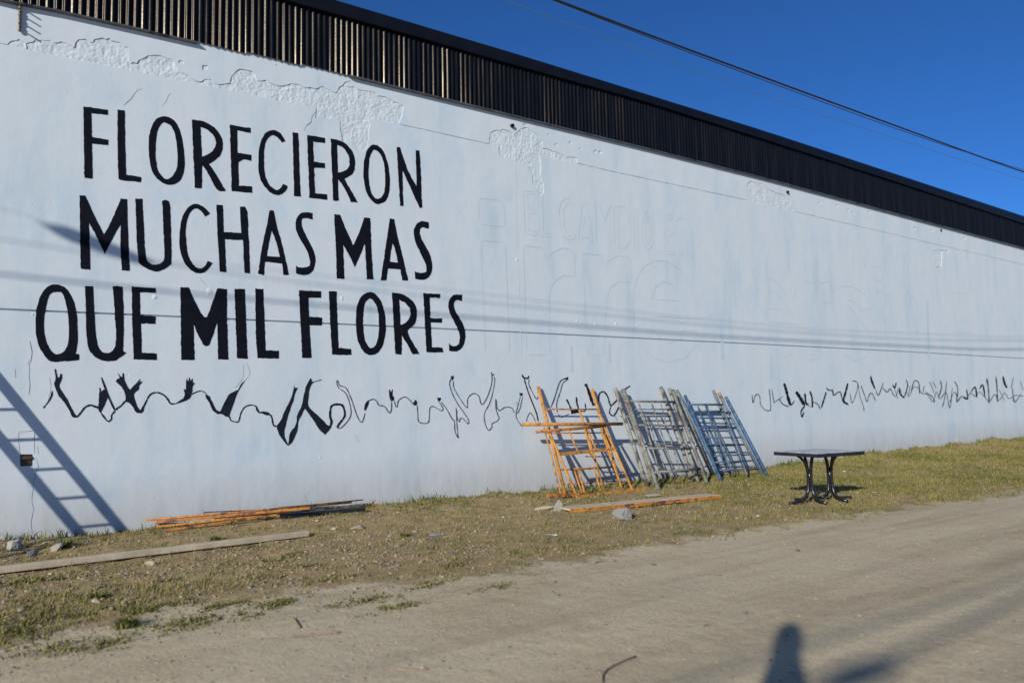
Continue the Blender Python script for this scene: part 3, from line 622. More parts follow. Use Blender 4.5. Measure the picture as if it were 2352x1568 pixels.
STR = [   # (points, width, material)
 ([(705,3830),(740,3790),(780,3740),(830,3720),(900,3738)], 14, M_arm), ([(850,3728),(905,3748)], 30, M_arm), ([(930,3465),(1000,3650),(1055,3772)], 16, M_arm),
 ([(925,3790),(985,3865),(1020,3850),(1025,3810),(1055,3775)], 12, M_arm), ([(1060,3765),(1080,3745),(1110,3725),(1150,3680)], 12, M_arm),
 ([(1315,3740),(1340,3690),(1365,3640),(1400,3610),(1450,3605),(1500,3625),(1540,3665),(1565,3705),(1610,3705)], 13, M_arm),
 ([(1760,3620),(1800,3600),(1850,3590),(1900,3615)], 10, M_arm), ([(2105,3820),(2120,3860),(2150,3870),(2190,3870),(2210,3800),(2240,3745),(2290,3720),(2340,3725),(2360,3745),(2380,3790)], 10, M_arm),
 ([(2150,3560),(2225,3470),(2230,3340)], 4, M_chalk), ([(2190,3550),(2290,3430),(2260,3330)], 4, M_chalk), ([(430,3700),(460,3560),(450,3460)], 4, M_chalk),
 ([(2352,3735),(2375,3785),(2430,3785),(2470,3800),(2495,3830),(2510,3900),(2540,3915)], 14, M_arm),
 ([(3035,3910),(3045,3870),(3032,3820),(3040,3740),(3070,3715),(3130,3715),(3155,3740),(3168,3800),(3155,3840),(3110,3900),(3100,3930)], 18, M_arm),
 ([(3100,3930),(3130,3930),(3190,3870),(3222,3810),(3220,3740),(3195,3650),(3165,3600),(3110,3560),(3092,3510),(3102,3495),(3120,3540),(3170,3555),(3200,3600),(3240,3700),(3285,3830),(3325,3875),(3355,3790)], 8, M_line),
 ([(3385,3680),(3430,3665),(3465,3690),(3480,3720),(3530,3730),(3560,3770),(3580,3790),(3595,3760),(3598,3660)], 9, M_line),
 ([(3622,3680),(3635,3730),(3650,3730),(3660,3680),(3710,3645),(3750,3660),(3800,3715)], 9, M_line),
 ([(3832,3720),(3838,3800),(3850,3875),(3935,3878),(3945,3770),(3960,3735),(3990,3735),(4050,3770),(4070,3760),(4060,3730),(4030,3690)], 8, M_line),
 ([(4050,3690),(4100,3750),(4150,3840),(4175,3870),(4180,3960),(4210,4020),(4205,3980),(4195,3860),(4190,3740)], 8, M_line),
 ([(4195,3760),(4200,3840),(4220,3870),(4230,3840),(4260,3850),(4300,3890),(4305,3860),(4270,3800),(4200,3700),(4150,3600),(4130,3520),(4150,3470),(4160,3500)], 8, M_line),
 ([(4145,3450),(4155,3482),(4165,3450)], 12, M_arm),
 ([(4165,3500),(4170,3560),(4220,3650),(4290,3745),(4295,3670),(4320,3630),(4360,3612),(4400,3640),(4425,3715),(4470,3660),(4510,3550),(4520,3480),(4515,3420),(4525,3450),(4540,3430)], 8, M_line),
 ([(4540,3460),(4545,3500),(4530,3590),(4500,3700),(4450,3800),(4460,3900),(4490,3950),(4520,3920),(4520,3890),(4560,3870),(4585,3840),(4570,3800),(4555,3740),(4553,3660)], 8, M_line),
 ([(4560,3670),(4565,3740),(4590,3770),(4640,3740),(4700,3745),(4725,3790)], 8, M_line),
 ([(4785,3620),(4760,3720),(4740,3820),(4770,3880),(4800,3920)], 7, M_line), ([(4802,3640),(4780,3740),(4755,3800)], 7, M_line), ([(4745,3690),(4752,3722)], 7, M_line),
 ([(4795,3440),(4815,3470),(4850,3472),(4857,3450)], 13, M_arm), ([(4815,3480),(4840,3560),(4860,3620),(4900,3720),(4930,3800),(4945,3870)], 11, M_arm),
 ([(4860,3480),(4862,3540),(4925,3660),(4945,3640)], 8, M_line), ([(4835,3870),(4850,3820),(4870,3790),(4890,3810),(4920,3870)], 7, M_line),
 ([(5060,3740),(5090,3670),(5120,3570),(5150,3500),(5200,3470)], 10, M_line), ([(5120,3790),(5115,3700),(5150,3590),(5170,3520),(5210,3490)], 8, M_line), ([(5125,3800),(5160,3830),(5230,3800)], 7, M_line),
 ([(5205,3665),(5222,3700),(5250,3762)], 15, M_arm), ([(5295,3645),(5300,3700),(5315,3755)], 14, M_arm), ([(5375,3700),(5380,3760),(5360,3785)], 11, M_arm),
 ([(5378,3525),(5400,3570),(5440,3690),(5458,3722)], 24, M_arm),
 ([(5500,3690),(5505,3620),(5540,3595),(5570,3620),(5590,3660),(5600,3700),(5620,3720),(5690,3650)], 13, M_arm), ([(5615,3722),(5600,3790),(5640,3815),(5690,3730)], 11, M_arm), ([(5645,3815),(5675,3865)], 8, M_line), ([(5745,3575),(5765,3558),(5790,3545)], 12, M_arm),
 ([(6910,3620),(6915,3690),(6925,3690),(6930,3650),(6955,3620),(6980,3640),(6990,3720),(7040,3770),(7056,3770),(7080,3760),(7075,3640),(7065,3570)], 8, M_line),
 ([(7090,3570),(7110,3690),(7120,3690),(7190,3640)], 7, M_line), ([(7160,3660),(7190,3710),(7250,3735)], 9, M_line), ([(7205,3520),(7225,3590),(7240,3650),(7262,3722)], 26, M_arm), ([(7268,3722),(7300,3680)], 20, M_arm),
 ([(7313,3596),(7350,3650),(7392,3722)], 28, M_arm), ([(7395,3724),(7360,3780),(7370,3830),(7385,3780)], 12, M_arm), ([(7395,3610),(7405,3700),(7430,3712)], 16, M_arm), ([(7440,3590),(7460,3650),(7465,3740)], 18, M_arm),
 ([(7402,3712),(7465,3742)], 9, M_line), ([(7470,3690),(7510,3710),(7540,3760)], 9, M_line), ([(7545,3745),(7570,3670),(7590,3600)], 15, M_arm), ([(7595,3560),(7610,3580),(7650,3590),(7660,3630),(7700,3600),(7725,3610),(7740,3680)], 10, M_arm), ([(7645,3570),(7655,3630)], 16, M_arm),
 ([(7790,3518),(7770,3600),(7750,3680),(7790,3712)], 17, M_arm), ([(7745,3682),(7800,3722)], 13, M_arm), ([(7810,3610),(7830,3700),(7870,3600),(7880,3520),(7850,3498)], 7, M_line), ([(7830,3496),(7867,3502)], 17, M_arm),
 ([(7885,3520),(7900,3640),(7930,3720),(7940,3780)], 6, M_line), ([(7910,3540),(7940,3620),(7965,3690),(7980,3640),(8010,3610),(8045,3680)], 8, M_line), ([(8000,3455),(8010,3500),(8040,3572)], 17, M_arm), ([(8045,3580),(8070,3630),(8100,3560),(8115,3515)], 9, M_line),
 ([(8110,3560),(8150,3600),(8180,3570),(8210,3630)], 9, M_line), ([(8200,3530),(8220,3560),(8235,3515)], 13, M_arm), ([(8215,3562),(8250,3662)], 11, M_line), ([(8265,3570),(8270,3620),(8310,3652)], 13, M_arm), ([(8310,3640),(8340,3540),(8325,3488)], 10, M_line),
 ([(8350,3620),(8360,3545)], 11, M_arm), ([(8370,3600),(8400,3500),(8440,3515),(8450,3620)], 10, M_line), ([(8480,3600),(8492,3545)], 11, M_arm), ([(8500,3600),(8560,3640),(8590,3692)], 10, M_line), ([(8540,3505),(8580,3602)], 13, M_line), ([(8570,3505),(8600,3560)], 14, M_arm),
 ([(8620,3660),(8650,3560),(8640,3495)], 10, M_line), ([(8660,3740),(8680,3650),(8700,3500)], 9, M_line), ([(8710,3690),(8730,3740),(8750,3560)], 9, M_line), ([(8770,3500),(8800,3570),(8790,3690),(8830,3640)], 10, M_line), ([(8850,3650),(8890,3660),(8880,3575)], 12, M_arm),
 ([(8920,3600),(8960,3555),(8975,3652)], 13, M_arm), ([(9000,3570),(9030,3535),(9050,3642)], 12, M_arm), ([(9065,3475),(9080,3560),(9090,3705)], 13, M_line), ([(9150,3455),(9160,3560),(9165,3692)], 13, M_line), ([(9180,3580),(9230,3682)], 11, M_line),
 ([(9215,3455),(9230,3520),(9252,3562)], 17, M_arm), ([(9312,3465),(9290,3562)], 16, M_line), ([(9300,3560),(9320,3690),(9380,3620)], 10, M_line), ([(9375,3505),(9402,3582)], 12, M_line),
]
STR += [([(8195,3600),(8230,3640),(8262,3560),(8300,3655),(8330,3600),(8352,3640),(8392,3560),(8430,3560),(8470,3610),(8520,3625),(8575,3690),(8600,3600),(8640,3660),(8690,3600),(8720,3690),(8770,3600),(8800,3680)], 6, M_line), ([(8800,3680),(8840,3640),(8880,3650),(8920,3610),(8960,3640),(9000,3600),(9060,3660),(9090,3690),(9140,3620),(9175,3680),(9230,3610),(9270,3660),(9330,3630),(9408,3640)], 6, M_line)]
CH = [
 [(4810,1755),(4910,1765),(4910,1790),(4845,1790),(4855,1925),(4925,1930),(4925,1965),(4855,1965),(4862,2120),(4930,2125),(4930,2165),(4825,2150),(4810,1755)],
 [(4945,1770),(4985,1775),(4995,2140),(5060,2150),(5058,2178),(4955,2170),(4945,1770)],
 [(5280,1900),(5250,1840),(5200,1825),(5150,1860),(5138,1950),(5145,2080),(5180,2180),(5240,2210),(5280,2190),(5285,2150)], [(5265,1890),(5210,1865),(5175,1930),(5185,2100),(5220,2170),(5250,2170)],
 [(5315,2215),(5350,1865),(5385,1875),(5455,2235),(5420,2225),(5410,2185),(5355,2180),(5345,2220)], [(5370,1990),(5360,2110),(5395,2110),(5370,1990)],
 [(5480,2240),(5475,1870),(5510,1880),(5555,2040),(5610,1890),(5640,1895),(5650,2260)], [(5670,1895),(5740,1900),(5780,1960),(5790,2010),(5770,2040),(5800,2120),(5790,2220),(5750,2280),(5690,2280),(5670,1895)],
 [(5820,1920),(5850,1920),(5870,2290),(5830,2290),(5820,1920)], [(5955+55*math.cos(k/12*6.283), 2120+180*math.sin(k/12*6.283)) for k in range(13)], [(5957+28*math.cos(k/12*6.283), 2120+130*math.sin(k/12*6.283)) for k in range(13)],
 [(6110,1975),(6180,1985),(6180,2020),(6135,2015),(6145,2140),(6190,2145),(6140,2180),(6150,2310),(6195,2320),(6190,2345),(6120,2335),(6110,1975)], [(6290,2020),(6250,2000),(6215,2030),(6215,2100),(6260,2200),(6285,2280),(6270,2340),(6240,2345)],
 [(4400,1850),(4420,1825),(4590,1840),(4625,1870),(4640,2060),(4615,2085),(4430,2065),(4400,2020),(4400,1850)], [(4420,2230),(4440,2210),(4610,2225),(4645,2270),(4680,3240),(4460,3220),(4420,2230)],
 [(4810,2280),(4830,2258),(4980,2275),(5000,2300),(5025,2400),(5080,2320),(5160,2280),(5220,2285),(5275,2330),(5285,2540),(5180,2530),(5100,2580),(5060,2650),(5045,2750),(5055,3260),(4870,3260),(4840,3220),(4810,2280)],
 [(5355,2340),(5370,2330),(5530,2345),(5550,2470),(5600,2390),(5680,2350),(5760,2360),(5795,2400),(5800,2600),(5690,2585),(5610,2640),(5575,2750),(5560,3000),(5550,3270),(5400,3250),(5390,3150),(5355,2340)],
 [(5820,2700),(5850,2560),(5920,2450),(6020,2395),(6120,2400),(6250,2480),(6340,2620),(6390,2760),(6410,2930),(6010,2905),(6005,3000),(6040,3080),(6150,3150),(6260,3110),(6265,3035),(6400,3040),(6390,3180),(6300,3290),(6150,3330),(6000,3290),(5900,3200),(5830,3050),(5820,2700)],
 [(5985,2745),(6020,2640),(6090,2585),(6170,2610),(6220,2680),(6235,2765),(5985,2745)],
 [(7060,2560),(7120,2580),(7200,2680),(7250,2850),(7340,2980),(7060,2955)], [(7060,2680),(7110,2690),(7180,2740),(7210,2842),(7056,2835)], [(7056,3060),(7100,3200),(7200,3290),(7290,3250)],
 [(7380,2600),(7400,2590),(7480,2600),(7495,2680),(7540,2600),(7620,2590),(7640,2620),(7640,2780),(7560,2790),(7530,2900),(7540,3290),(7430,3310),(7410,3290),(7380,2600)],
 [(7690,2660),(7750,2620),(7850,2640),(7960,2720),(7980,2830),(7910,2860),(7860,2780),(7790,2750),(7790,2800),(7880,2920),(7980,3050),(8010,3160),(7960,3280),(7860,3320),(7760,3260)],
 [(8005,2450),(8080,2440),(8110,2500),(8110,2580),(8050,2585),(8010,2540),(8005,2450)], [(8030,2690),(8060,2680),(8120,2690),(8160,3320),(8060,3310),(8030,2690)], [(8300,2720),(8350,2700),(8420,2760),(8440,2900),(8420,3250),(8350,3310)],
 [(8760,2690),(8860,2700)], [(8770,2950),(8870,2955)], [(8760,3050),(8930,3060)]]
def stroke(name, pts, w, m, y, sm=True):
    L, Rr = ribbon(pts, w, sm); n = len(L)
    mb = MB(); mb.v = [tuple(G(*p, y)) for p in L]+[tuple(G(*p, y)) for p in Rr]
    mb.f = [(i, i+1, n+i+1, n+i) for i in range(n-1)]
    return build(name, mb, m, wall)
for k, (p, w, m) in enumerate(STR): stroke('chalk_line' if m is M_chalk else 'painted_outline', p, w, m, 10.9946-.0002*(k % 5))
for p, w in (([(7210,2010),(7230,2180),(7245,2220)], 12), ([(7268,2250),(7275,2480),(7300,2700),(7320,3000),(7330,3280)], 9), ([(8625,2480),(8700,2620),(8745,2900),(8765,3290)], 11), ([(4735,1400),(4740,1800),(4748,2300)], 9), ([(4760,2420),(4775,2900),(4790,3300)], 9), ([(7345,3300),(7352,3700)], 8), ([(8770,3300),(8790,3700)], 9)):
    stroke('paint_drip', p, w, M_white, 10.9972)
for p, w in (([(7085,3260),(7084,3500)], 34), ([(5600,3140),(5602,3330)], 40), ([(5250,3180),(5255,3420)], 44), ([(8520,2760),(8535,3300)], 60), ([(6620,2900),(6640,3300)], 50), ([(3260,4000),(3290,4060)], 50)):
    stroke('blue_wash', p, w, M_wash, 10.9978)
for k, p in enumerate(CH): stroke('chalk_letter', p, 3.0, M_chalk, 10.9965-.0002*(k % 4), sm=False)

# --- corrugated metal, fascia, flashing
PITCH_C, NW, AMP = .0915, 9, .0145
def sheet_mesh(seed, H, Hr):
    r = random.Random(seed); seg = 10; n = NW*seg+3; rows = 6
    v = []; amp = [AMP*(1+r.uniform(-.24, .20)) for _ in range(NW+1)]; tilt = [r.uniform(-.0045, .0045) for _ in range(NW+1)]; bow = [r.uniform(-.003, .003) for _ in range(NW+1)]
    for j in range(rows+1):
        t = j/rows
        for i in range(n+1):
            wv = i/seg; k = min(int(wv), NW)
            v.append((i*PITCH_C/seg + tilt[k]*(t-.5)*math.sin(math.pi*(wv % 1)), -amp[k]*(1-math.cos(2*math.pi*wv))/2*1.9 + bow[k]*math.sin(math.pi*t), t))
    f = [(j*(n+1)+i, j*(n+1)+i+1, (j+1)*(n+1)+i+1, (j+1)*(n+1)+i) for j in range(rows) for i in range(n)]
    me = bpy.data.meshes.new('corrugated_sheet'); me.from_pydata(v, [], f); me.update()
    me.polygons.foreach_set('use_smooth', [True]*len(me.polygons)); me.materials.append(M_clad); return me
variants = [sheet_mesh(s, 1, 1) for s in range(9)]
x = X0; k = 0; WSH = PITCH_C*NW
while x < X1:
    o = bpy.data.objects.new('corrugated_sheet', variants[(k*5+k//3) % 9]); link(o, WH)
    zb, zt = float(metal_z(x+.4))+.006, float(fascia_z(max(x, 4.2)+.4))+.10
    o.location = (x, -.012-.003*(k % 2), zb); o.scale = (1, 1, zt-zb); o.rotation_euler = (0, 0, R_(random.uniform(-.25, .25)))
    x += WSH; k += 1
def long_profile(name, prof, m, xa, xb, step, par, bevel=0):
    xs = list(np.arange(xa, xb, step))+[xb]; mb = MB(); n = len(prof(xs[0]))
    for X in xs: mb.v += [(X, y, z) for y, z in prof(X)]
    for i in range(len(xs)-1): mb.f += [(i*n+q, i*n+(q+1) % n, (i+1)*n+(q+1) % n, (i+1)*n+q) for q in range(n)]
    mb.f += [tuple(range(n-1, -1, -1)), tuple((len(xs)-1)*n+q for q in range(n))]
    return build(name, mb, m, par)
def fz(X): return float(fascia_z(max(X, 4.2)))
def rz_(X): return float(roof_z(max(X, 4.8)))
long_profile('fascia', lambda X: [(10.935, fz(X)), (10.915, fz(X)+.012), (10.915, rz_(X)-.02), (10.955, rz_(X)+.012), (11.30, rz_(X)+.055), (11.30, rz_(X)-.06), (10.975, rz_(X)-.10), (10.975, fz(X)+.03)], M_fascia, X0, X1, 1.0, WH)
def flash(xa, xb):
    return long_profile('drip_flashing', lambda X: [(10.998, metal_z(X)-.024), (10.955, metal_z(X)-.028), (10.930, metal_z(X)-.020), (10.930, metal_z(X)-.008), (10.998, metal_z(X)+.016)], M_flash, xa, xb, .5, WH)
flash(X0, float(G(1810, 380)[0])); flash(float(G(3200, 680)[0]), X1)

# ================================================================== INSULATOR RACK on the wall
p0, p1 = atY(46.5, 7, 10.95), atY(45, 66, 10.95)
rack = thing('insulator_rack', 'small rusty rack of four insulator pins on white wall under metal cladding', 'insulator rack', (p1[0], 11, p1[2]))
build('back_bar', MB().beam((p0[0], 10.99, p0[2]), (p1[0], 10.99, p1[2]), .022, .012, (0, 1, 0)), M_rust, rack)
for t in (.1, .37, .66, .95):
    c = p0+(p1-p0)*t
    build('pin', MB().tube([(c[0], 10.99, c[2]), (c[0], 10.875, c[2])], .009, 6), M_rust, rack, smooth=True)
    s = MB().tube([(c[0], 10.972, c[2]-.045), (c[0], 10.972, c[2]-.02), (c[0], 10.972, c[2]), (c[0], 10.972, c[2]+.02), (c[0], 10.972, c[2]+.045)], [.010, .020, .013, .020, .010], 10)
    build('insulator', s, M_insul, rack, smooth=True)

# ================================================================== LADDER leaning on the wall, just outside the view
def shadow_src(x, y, d):                       # wall point -> the point d in front of it that shades it
    w = atY(x, y); return np.array([w[0]-d*math.tan(SUN_AZ), 11-d, w[2]+d*math.tan(SUN_EL)/math.cos(SUN_AZ)])
ra, rb = atY(4, 880), atY(256, 1188)
dx, dz = rb[0]-ra[0], rb[2]-ra[2]
kx, kz = math.tan(SUN_AZ), math.tan(SUN_EL)/math.cos(SUN_AZ)
dd = dx/kx; LD = np.array([0, -dd, dz+kz*dd])            # ladder direction, going down
d_a = .62; A0 = np.array([ra[0]-kx*d_a, 11-d_a, ra[2]+kz*d_a])
tt = (d_a-.03)/dd; topP = A0-LD*tt
zf = .06; footP = A0+LD*((zf-A0[2])/LD[2])
sep = atY(195, 1222)[0]-atY(290, 1215)[0]
lad = thing('ladder', 'tall aluminium ladder leaning on the white wall left of the view', 'ladder', (footP[0], footP[1], 0))
U = LD/np.linalg.norm(LD)
for s in (0, sep): build('rail', MB().beam(topP+[s, 0, 0], footP+[s, 0, 0], .032, .085, (0, 1, .3)), M_alu, lad)
LL = np.linalg.norm(footP-topP); q = .275
while q < LL:
    c = topP+U*q; build('rung', MB().tube([c, c+np.array([sep, 0, 0])], .015, 8), M_alu, lad, smooth=True); q += .285

# ================================================================== SCAFFOLD FRAMES
class Plane:                                   # leaning plane through the foot line and a top height at the wall
    def __init__(s, foot, top, extra=0.):
        f = gpt(*foot); t = atY(*top, 10.955)
        s.p = f+np.array([0, -extra, 0]); s.n = np.cross(np.array([1, 0, 0]), (t-f)); s.n /= np.linalg.norm(s.n)
    def at(s, gx, gy):
        d = ray(gx/4, gy/4); return CAM+d*(np.dot(s.p-CAM, s.n)/np.dot(d, s.n))
def frame(name, label, cat, pl, members, group=None, drop=0):
    """members: (part name, gx0, gy0, gx1, gy1, radius, material)"""
    mid = np.mean([pl.at(m[1], m[2]) for m in members], 0)
    foot = min((pl.at(m[3], m[4]) for m in members), key=lambda p: p[2])
    r = thing(name, label, cat, (mid[0], foot[1], foot[2]), group)
    for i, m in enumerate(members):
        a, b = pl.at(m[1], m[2]), pl.at(m[3], m[4])
        off = pl.n*(-.004 if i % 2 else .004)
        nm = m[0]
        if nm in ('foot_bar', 'ledger'): build(nm, MB().beam(a+off, b+off, m[5]*2, m[5]*2.6), m[6], r, bevel=.004)
        else: build(nm, MB().tube([a+off, (a+b)/2+off+rng.normal(0, .003, 3), b+off], m[5], 10), m[6], r, smooth=True)
    return r
def T(x, y): return (4704+x, 3136+y)           # tile offset of the scaffold close-up
def mem(nm, x0, y0, x1, y1, r, m): return (nm, *T(x0, y0), *T(x1, y1), r, m)
O, O2 = M_orange, M_orange2
plA = Plane((1290, 1136), (1236, 888))
frame('leaning_scaffold', 'tall orange scaffold frame with two posts rising behind the crossbars', 'scaffolding', plA, [
 mem('post', 240,415, 485,1395, .030, O), mem('post', 735,435, 1010,1360, .030, O), mem('post', 618,628, 848,1375, .020, O),
 mem('rung', 300,620, 790,622, .013, O2), mem('rung', 300,840, 860,838, .012, O2), mem('rung', 680,1055, 905,1055, .012, O2), mem('rung', 390,1180, 950,1150, .018, O2), mem('rung', 480,1310, 965,1278, .012, O2)], 'leaning scaffold frames')
plB = Plane((1320, 1142), (1270, 905), .05)
frame('leaning_scaffold', 'orange trestle frame with splayed legs and a long foot bar on the grass', 'scaffolding', plB, [
 mem('crossbar', 100,762, 1012,757, .032, O), mem('crossbar', 225,828, 860,775, .026, O2),
 mem('leg', 292,790, 445,1398, .014, O), mem('leg', 330,800, 600,1425, .022, O), mem('leg', 850,790, 1105,1360, .022, O), mem('leg', 815,800, 1020,1362, .017, O),
 mem('brace', 515,812, 603,1005, .016, O), mem('brace', 695,800, 775,992, .016, O), mem('brace', 665,800, 740,1060, .018, O),
 mem('ledger', 425,1035, 955,985, .020, O), mem('stud', 575,1190, 640,1390, .014, O), mem('stud', 612,1182, 668,1390, .018, O), mem('stud', 755,1165, 812,1372, .014, O),
 mem('foot_bar', 585,1432, 1250,1352, .026, O), mem('foot_bar', 325,1415, 600,1410, .020, O2)], 'leaning scaffold frames')
GR, GY_ = M_green, M_grey
frame('leaning_scaffold', 'weathered grey scaffold frame at the back of the grey green stack', 'scaffolding', Plane((1487, 1118), (1412, 891)), [
 mem('post', 945,430, 1245,1345, .036, GY_), mem('post', 1370,420, 1660,1260, .034, GY_), mem('rung', 1000,690, 1465,688, .016, GR), mem('rung', 1085,940, 1560,945, .016, GR), mem('rung', 1180,1215, 1640,1185, .016, GR),
 mem('upright', 1100,690, 1270,1200, .012, GY_), mem('upright', 1240,690, 1410,1195, .012, GY_)], 'leaning scaffold frames')
frame('leaning_scaffold', 'grey green scaffold frame in the middle of the leaning stack', 'scaffolding', Plane((1605, 1108), (1537, 891), .03), [
 mem('post', 1005,450, 1300,1320, .028, GR), mem('post', 1445,430, 1712,1290, .032, GY_), mem('rung', 1100,622, 1495,625, .013, GR), mem('rung', 1185,765, 1570,772, .018, GY_), mem('rung', 1230,975, 1640,985, .018, GY_),
 mem('upright', 1370,575, 1545,1190, .012, GY_), mem('upright', 1205,640, 1365,1180, .011, GR)], 'leaning scaffold frames')
frame('leaning_scaffold', 'grey green scaffold frame in front of the stack with broad flattened feet', 'scaffolding', Plane((1514, 1122), (1430, 893), .08), [
 mem('post', 1022,440, 1345,1358, .038, GR), mem('post', 1478,445, 1790,1295, .034, GR), mem('top_bar', 1085,548, 1495,556, .022, GR), mem('rung', 1150,768, 1400,772, .016, GY_), mem('rung', 1360,765, 1560,778, .020, GY_),
 mem('rung', 1225,978, 1640,985, .018, GY_), mem('rung', 1300,1205, 1725,1168, .026, GY_), mem('upright', 1168,572, 1348,1170, .014, GY_), mem('upright', 1285,578, 1475,1165, .015, GR)], 'leaning scaffold frames')
B, B2 = M_blue, M_blue2
frame('leaning_scaffold', 'blue scaffold frame at the back of the blue stack beside the grey frames', 'scaffolding', Plane((1630, 1095), (1556, 896)), [
 mem('post', 1512,445, 1842,1240, .030, GR), mem('post', 1850,450, 2165,1235, .032, B2), mem('rung', 1570,640, 1925,640, .016, B), mem('rung', 1600,775, 1975,778, .016, B), mem('rung', 1690,960, 2040,955, .014, B), mem('rung', 1760,1150, 2130,1100, .014, B),
 mem('upright', 1705,590, 1900,1195, .012, B), mem('upright', 1775,585, 1985,1200, .012, B)], 'leaning scaffold frames')
frame('leaning_scaffold', 'blue scaffold frame with an orange tipped post in the middle of the blue stack', 'scaffolding', Plane((1668, 1098), (1640, 905), .03), [
 mem('post', 1540,490, 1930,1285, .024, B2), mem('post', 1905,485, 2305,1240, .030, B2), mem('post_tip', 1900,472, 1918,510, .034, O2), mem('rung', 1660,700, 2030,705, .018, B), mem('rung', 1735,880, 2100,882, .014, B2), mem('rung', 1850,1050, 2180,1038, .014, B), mem('rung', 1880,1180, 2270,1170, .016, B2),
 mem('upright', 1760,705, 1990,1210, .013, B), mem('upright', 1830,700, 2065,1200, .012, B2)], 'leaning scaffold frames')
frame('leaning_scaffold', 'blue scaffold frame nearest the table in front of the blue stack', 'scaffolding', Plane((1657, 1105), (1573, 908), .07), [
 mem('post', 1588,498, 1922,1288, .032, B), mem('post', 1965,510, 2348,1232, .036, B), mem('top_bar', 1605,580, 1935,582, .022, B2), mem('rung', 1640,640, 2010,650, .014, B), mem('rung', 1715,790, 2060,790, .014, B), mem('rung', 1790,945, 2130,945, .014, B), mem('rung', 1860,1110, 2210,1095, .014, B),
 mem('upright', 1790,590, 1850,800, .022, B), mem('upright', 1850,800, 2025,1210, .014, B2), mem('upright', 1935,600, 2160,1225, .020, B2)], 'leaning scaffold frames')

# ================================================================== TABLE
tc = gpt(1887, 1152); tz = tc[2]; ang = R_(-9); U_ = np.array([math.cos(ang), math.sin(ang), 0]); V_ = np.array([-math.sin(ang), math.cos(ang), 0])
tab = thing('table', 'black square cafe table with curved tube legs standing on the grass verge', 'table', (tc[0]+.02, tc[1]+.02, tz))
tcen = np.array([tc[0]+.02, tc[1]+.02, tz]); H_ = .75
def tp(u, v, z): return tcen+U_*u+V_*v+np.array([0, 0, z])
build('apron', MB().box(tp(0, 0, H_-.026), U_*.485, V_*.43, np.array([0, 0, .026])), M_tblack, tab, bevel=.008)
build('table_top', MB().box(tp(0, 0, H_+.0), U_*.462, V_*.408, np.array([0, 0, .0075])), M_ttop, tab)
for sgn in (-1, 1):
    cu = .215*sgn
    for du, dv in ((sgn, 0), (0, 1), (0, -1), (-sgn, 0)):
        b = .030; ft = .36 if (du == sgn or dv) else .18
        k_ = 1.0 if du == sgn else .42
        path = [tp(cu+du*.22*k_, dv*.22*k_, H_-.045), tp(cu+du*.18*k_, dv*.18*k_, H_-.065), tp(cu+du*(b+.06*k_), dv*(b+.06*k_), H_-.14), tp(cu+du*(b+.012*k_), dv*(b+.012*k_), H_-.24), tp(cu+du*b, dv*b, H_-.34), tp(cu+du*b, dv*b, .30),
                tp(cu+du*.042, dv*.042, .18), tp(cu+du*.085, dv*.085, .085)]
        if ft < .3: path += [tp(cu+du*.20, dv*.1, .062)]
        else: path += [tp(cu+du*.17, dv*.17, .035), tp(cu+du*(.43 if du else 0), dv*.30, .022)]
        build('leg_tube', MB().tube([*path], .022, 10), M_tblack, tab, smooth=True)
    build('column', MB().tube([tp(cu, 0, .25), tp(cu, 0, .50)], .034, 12), M_tblack, tab, smooth=True)

# ================================================================== BARS, PLANKS
def bar(name, label, cat, a, b, w, h, m, group=None, lift_a=0., lift_b=0., tube=False):
    pa, pb = gpt(*a, lift_a), gpt(*b, lift_b)
    if pa[1] > 10.9: pa = atY(*a, 10.9)
    if pb[1] > 10.9: pb = atY(*b, 10.9)
    pa[2] += h/2; pb[2] += h/2
    loc = (pa+pb)/2; loc[2] -= h/2
    mb = MB().tube([pa, (pa+pb)/2+[0, 0, -.004], pb], w/2, 10) if tube else MB().beam(pa, pb, w, h)
    return tag(build(name, mb, m, None, tuple(loc), smooth=tube, bevel=0 if tube else .006), label, cat, group)
def Q(x, y): return ((560+x/2.352)*.57422, (1960+y/2.352)*.57422)     # close-up of the bar pile
gp = 'steel bars piled by the wall'
bar('steel_bar', 'rusty orange bar on top of the pile at the wall foot', 'bar', Q(60,290), Q(1990,122), .030, .030, M_orange2, gp, .10, .12, True)
bar('steel_bar', 'thin rusty rod sticking out past the end of the bar pile', 'bar', Q(1300,170), Q(2095,95), .018, .018, M_rust, gp, .15, .13, True)
bar('steel_bar', 'bright orange square bar across the middle of the pile', 'bar', Q(150,312), Q(1600,178), .034, .034, M_orange3, gp, .07, .14)
bar('steel_bar', 'orange bar with grass in front, second lowest of the pile', 'bar', Q(110,362), Q(1420,208), .030, .030, M_orange, gp, .045, .10)
bar('steel_bar', 'lowest orange bar lying on the soil in front of the pile', 'bar', Q(230,392), Q(1290,240), .028, .028, M_orange2, gp, .01, .055)
bar('steel_bar', 'dark steel tube with an open end lying against the white wall', 'bar', Q(600,232), Q(1850,172), .045, .04, M_steel, gp, .10, .02, True)
bar('steel_bar', 'grey steel bar at the far end of the pile', 'bar', Q(1300,230), Q(2130,142), .035, .035, M_grey, gp, .05, .06)
bar('steel_bar', 'black bar shaded under the far end of the pile', 'bar', Q(1320,258), Q(2110,190), .06, .05, M_steel, gp, .01, .02)
bar('steel_bar', 'short orange bar end showing at the right tip of the pile', 'bar', Q(1750,185), Q(2240,150), .04, .04, M_orange2, gp, .04, .02)
pl_a, pl_b = gpt(-60, 1322), gpt(706, 1231)
dirp = (pl_b-pl_a)/np.linalg.norm(pl_b-pl_a)
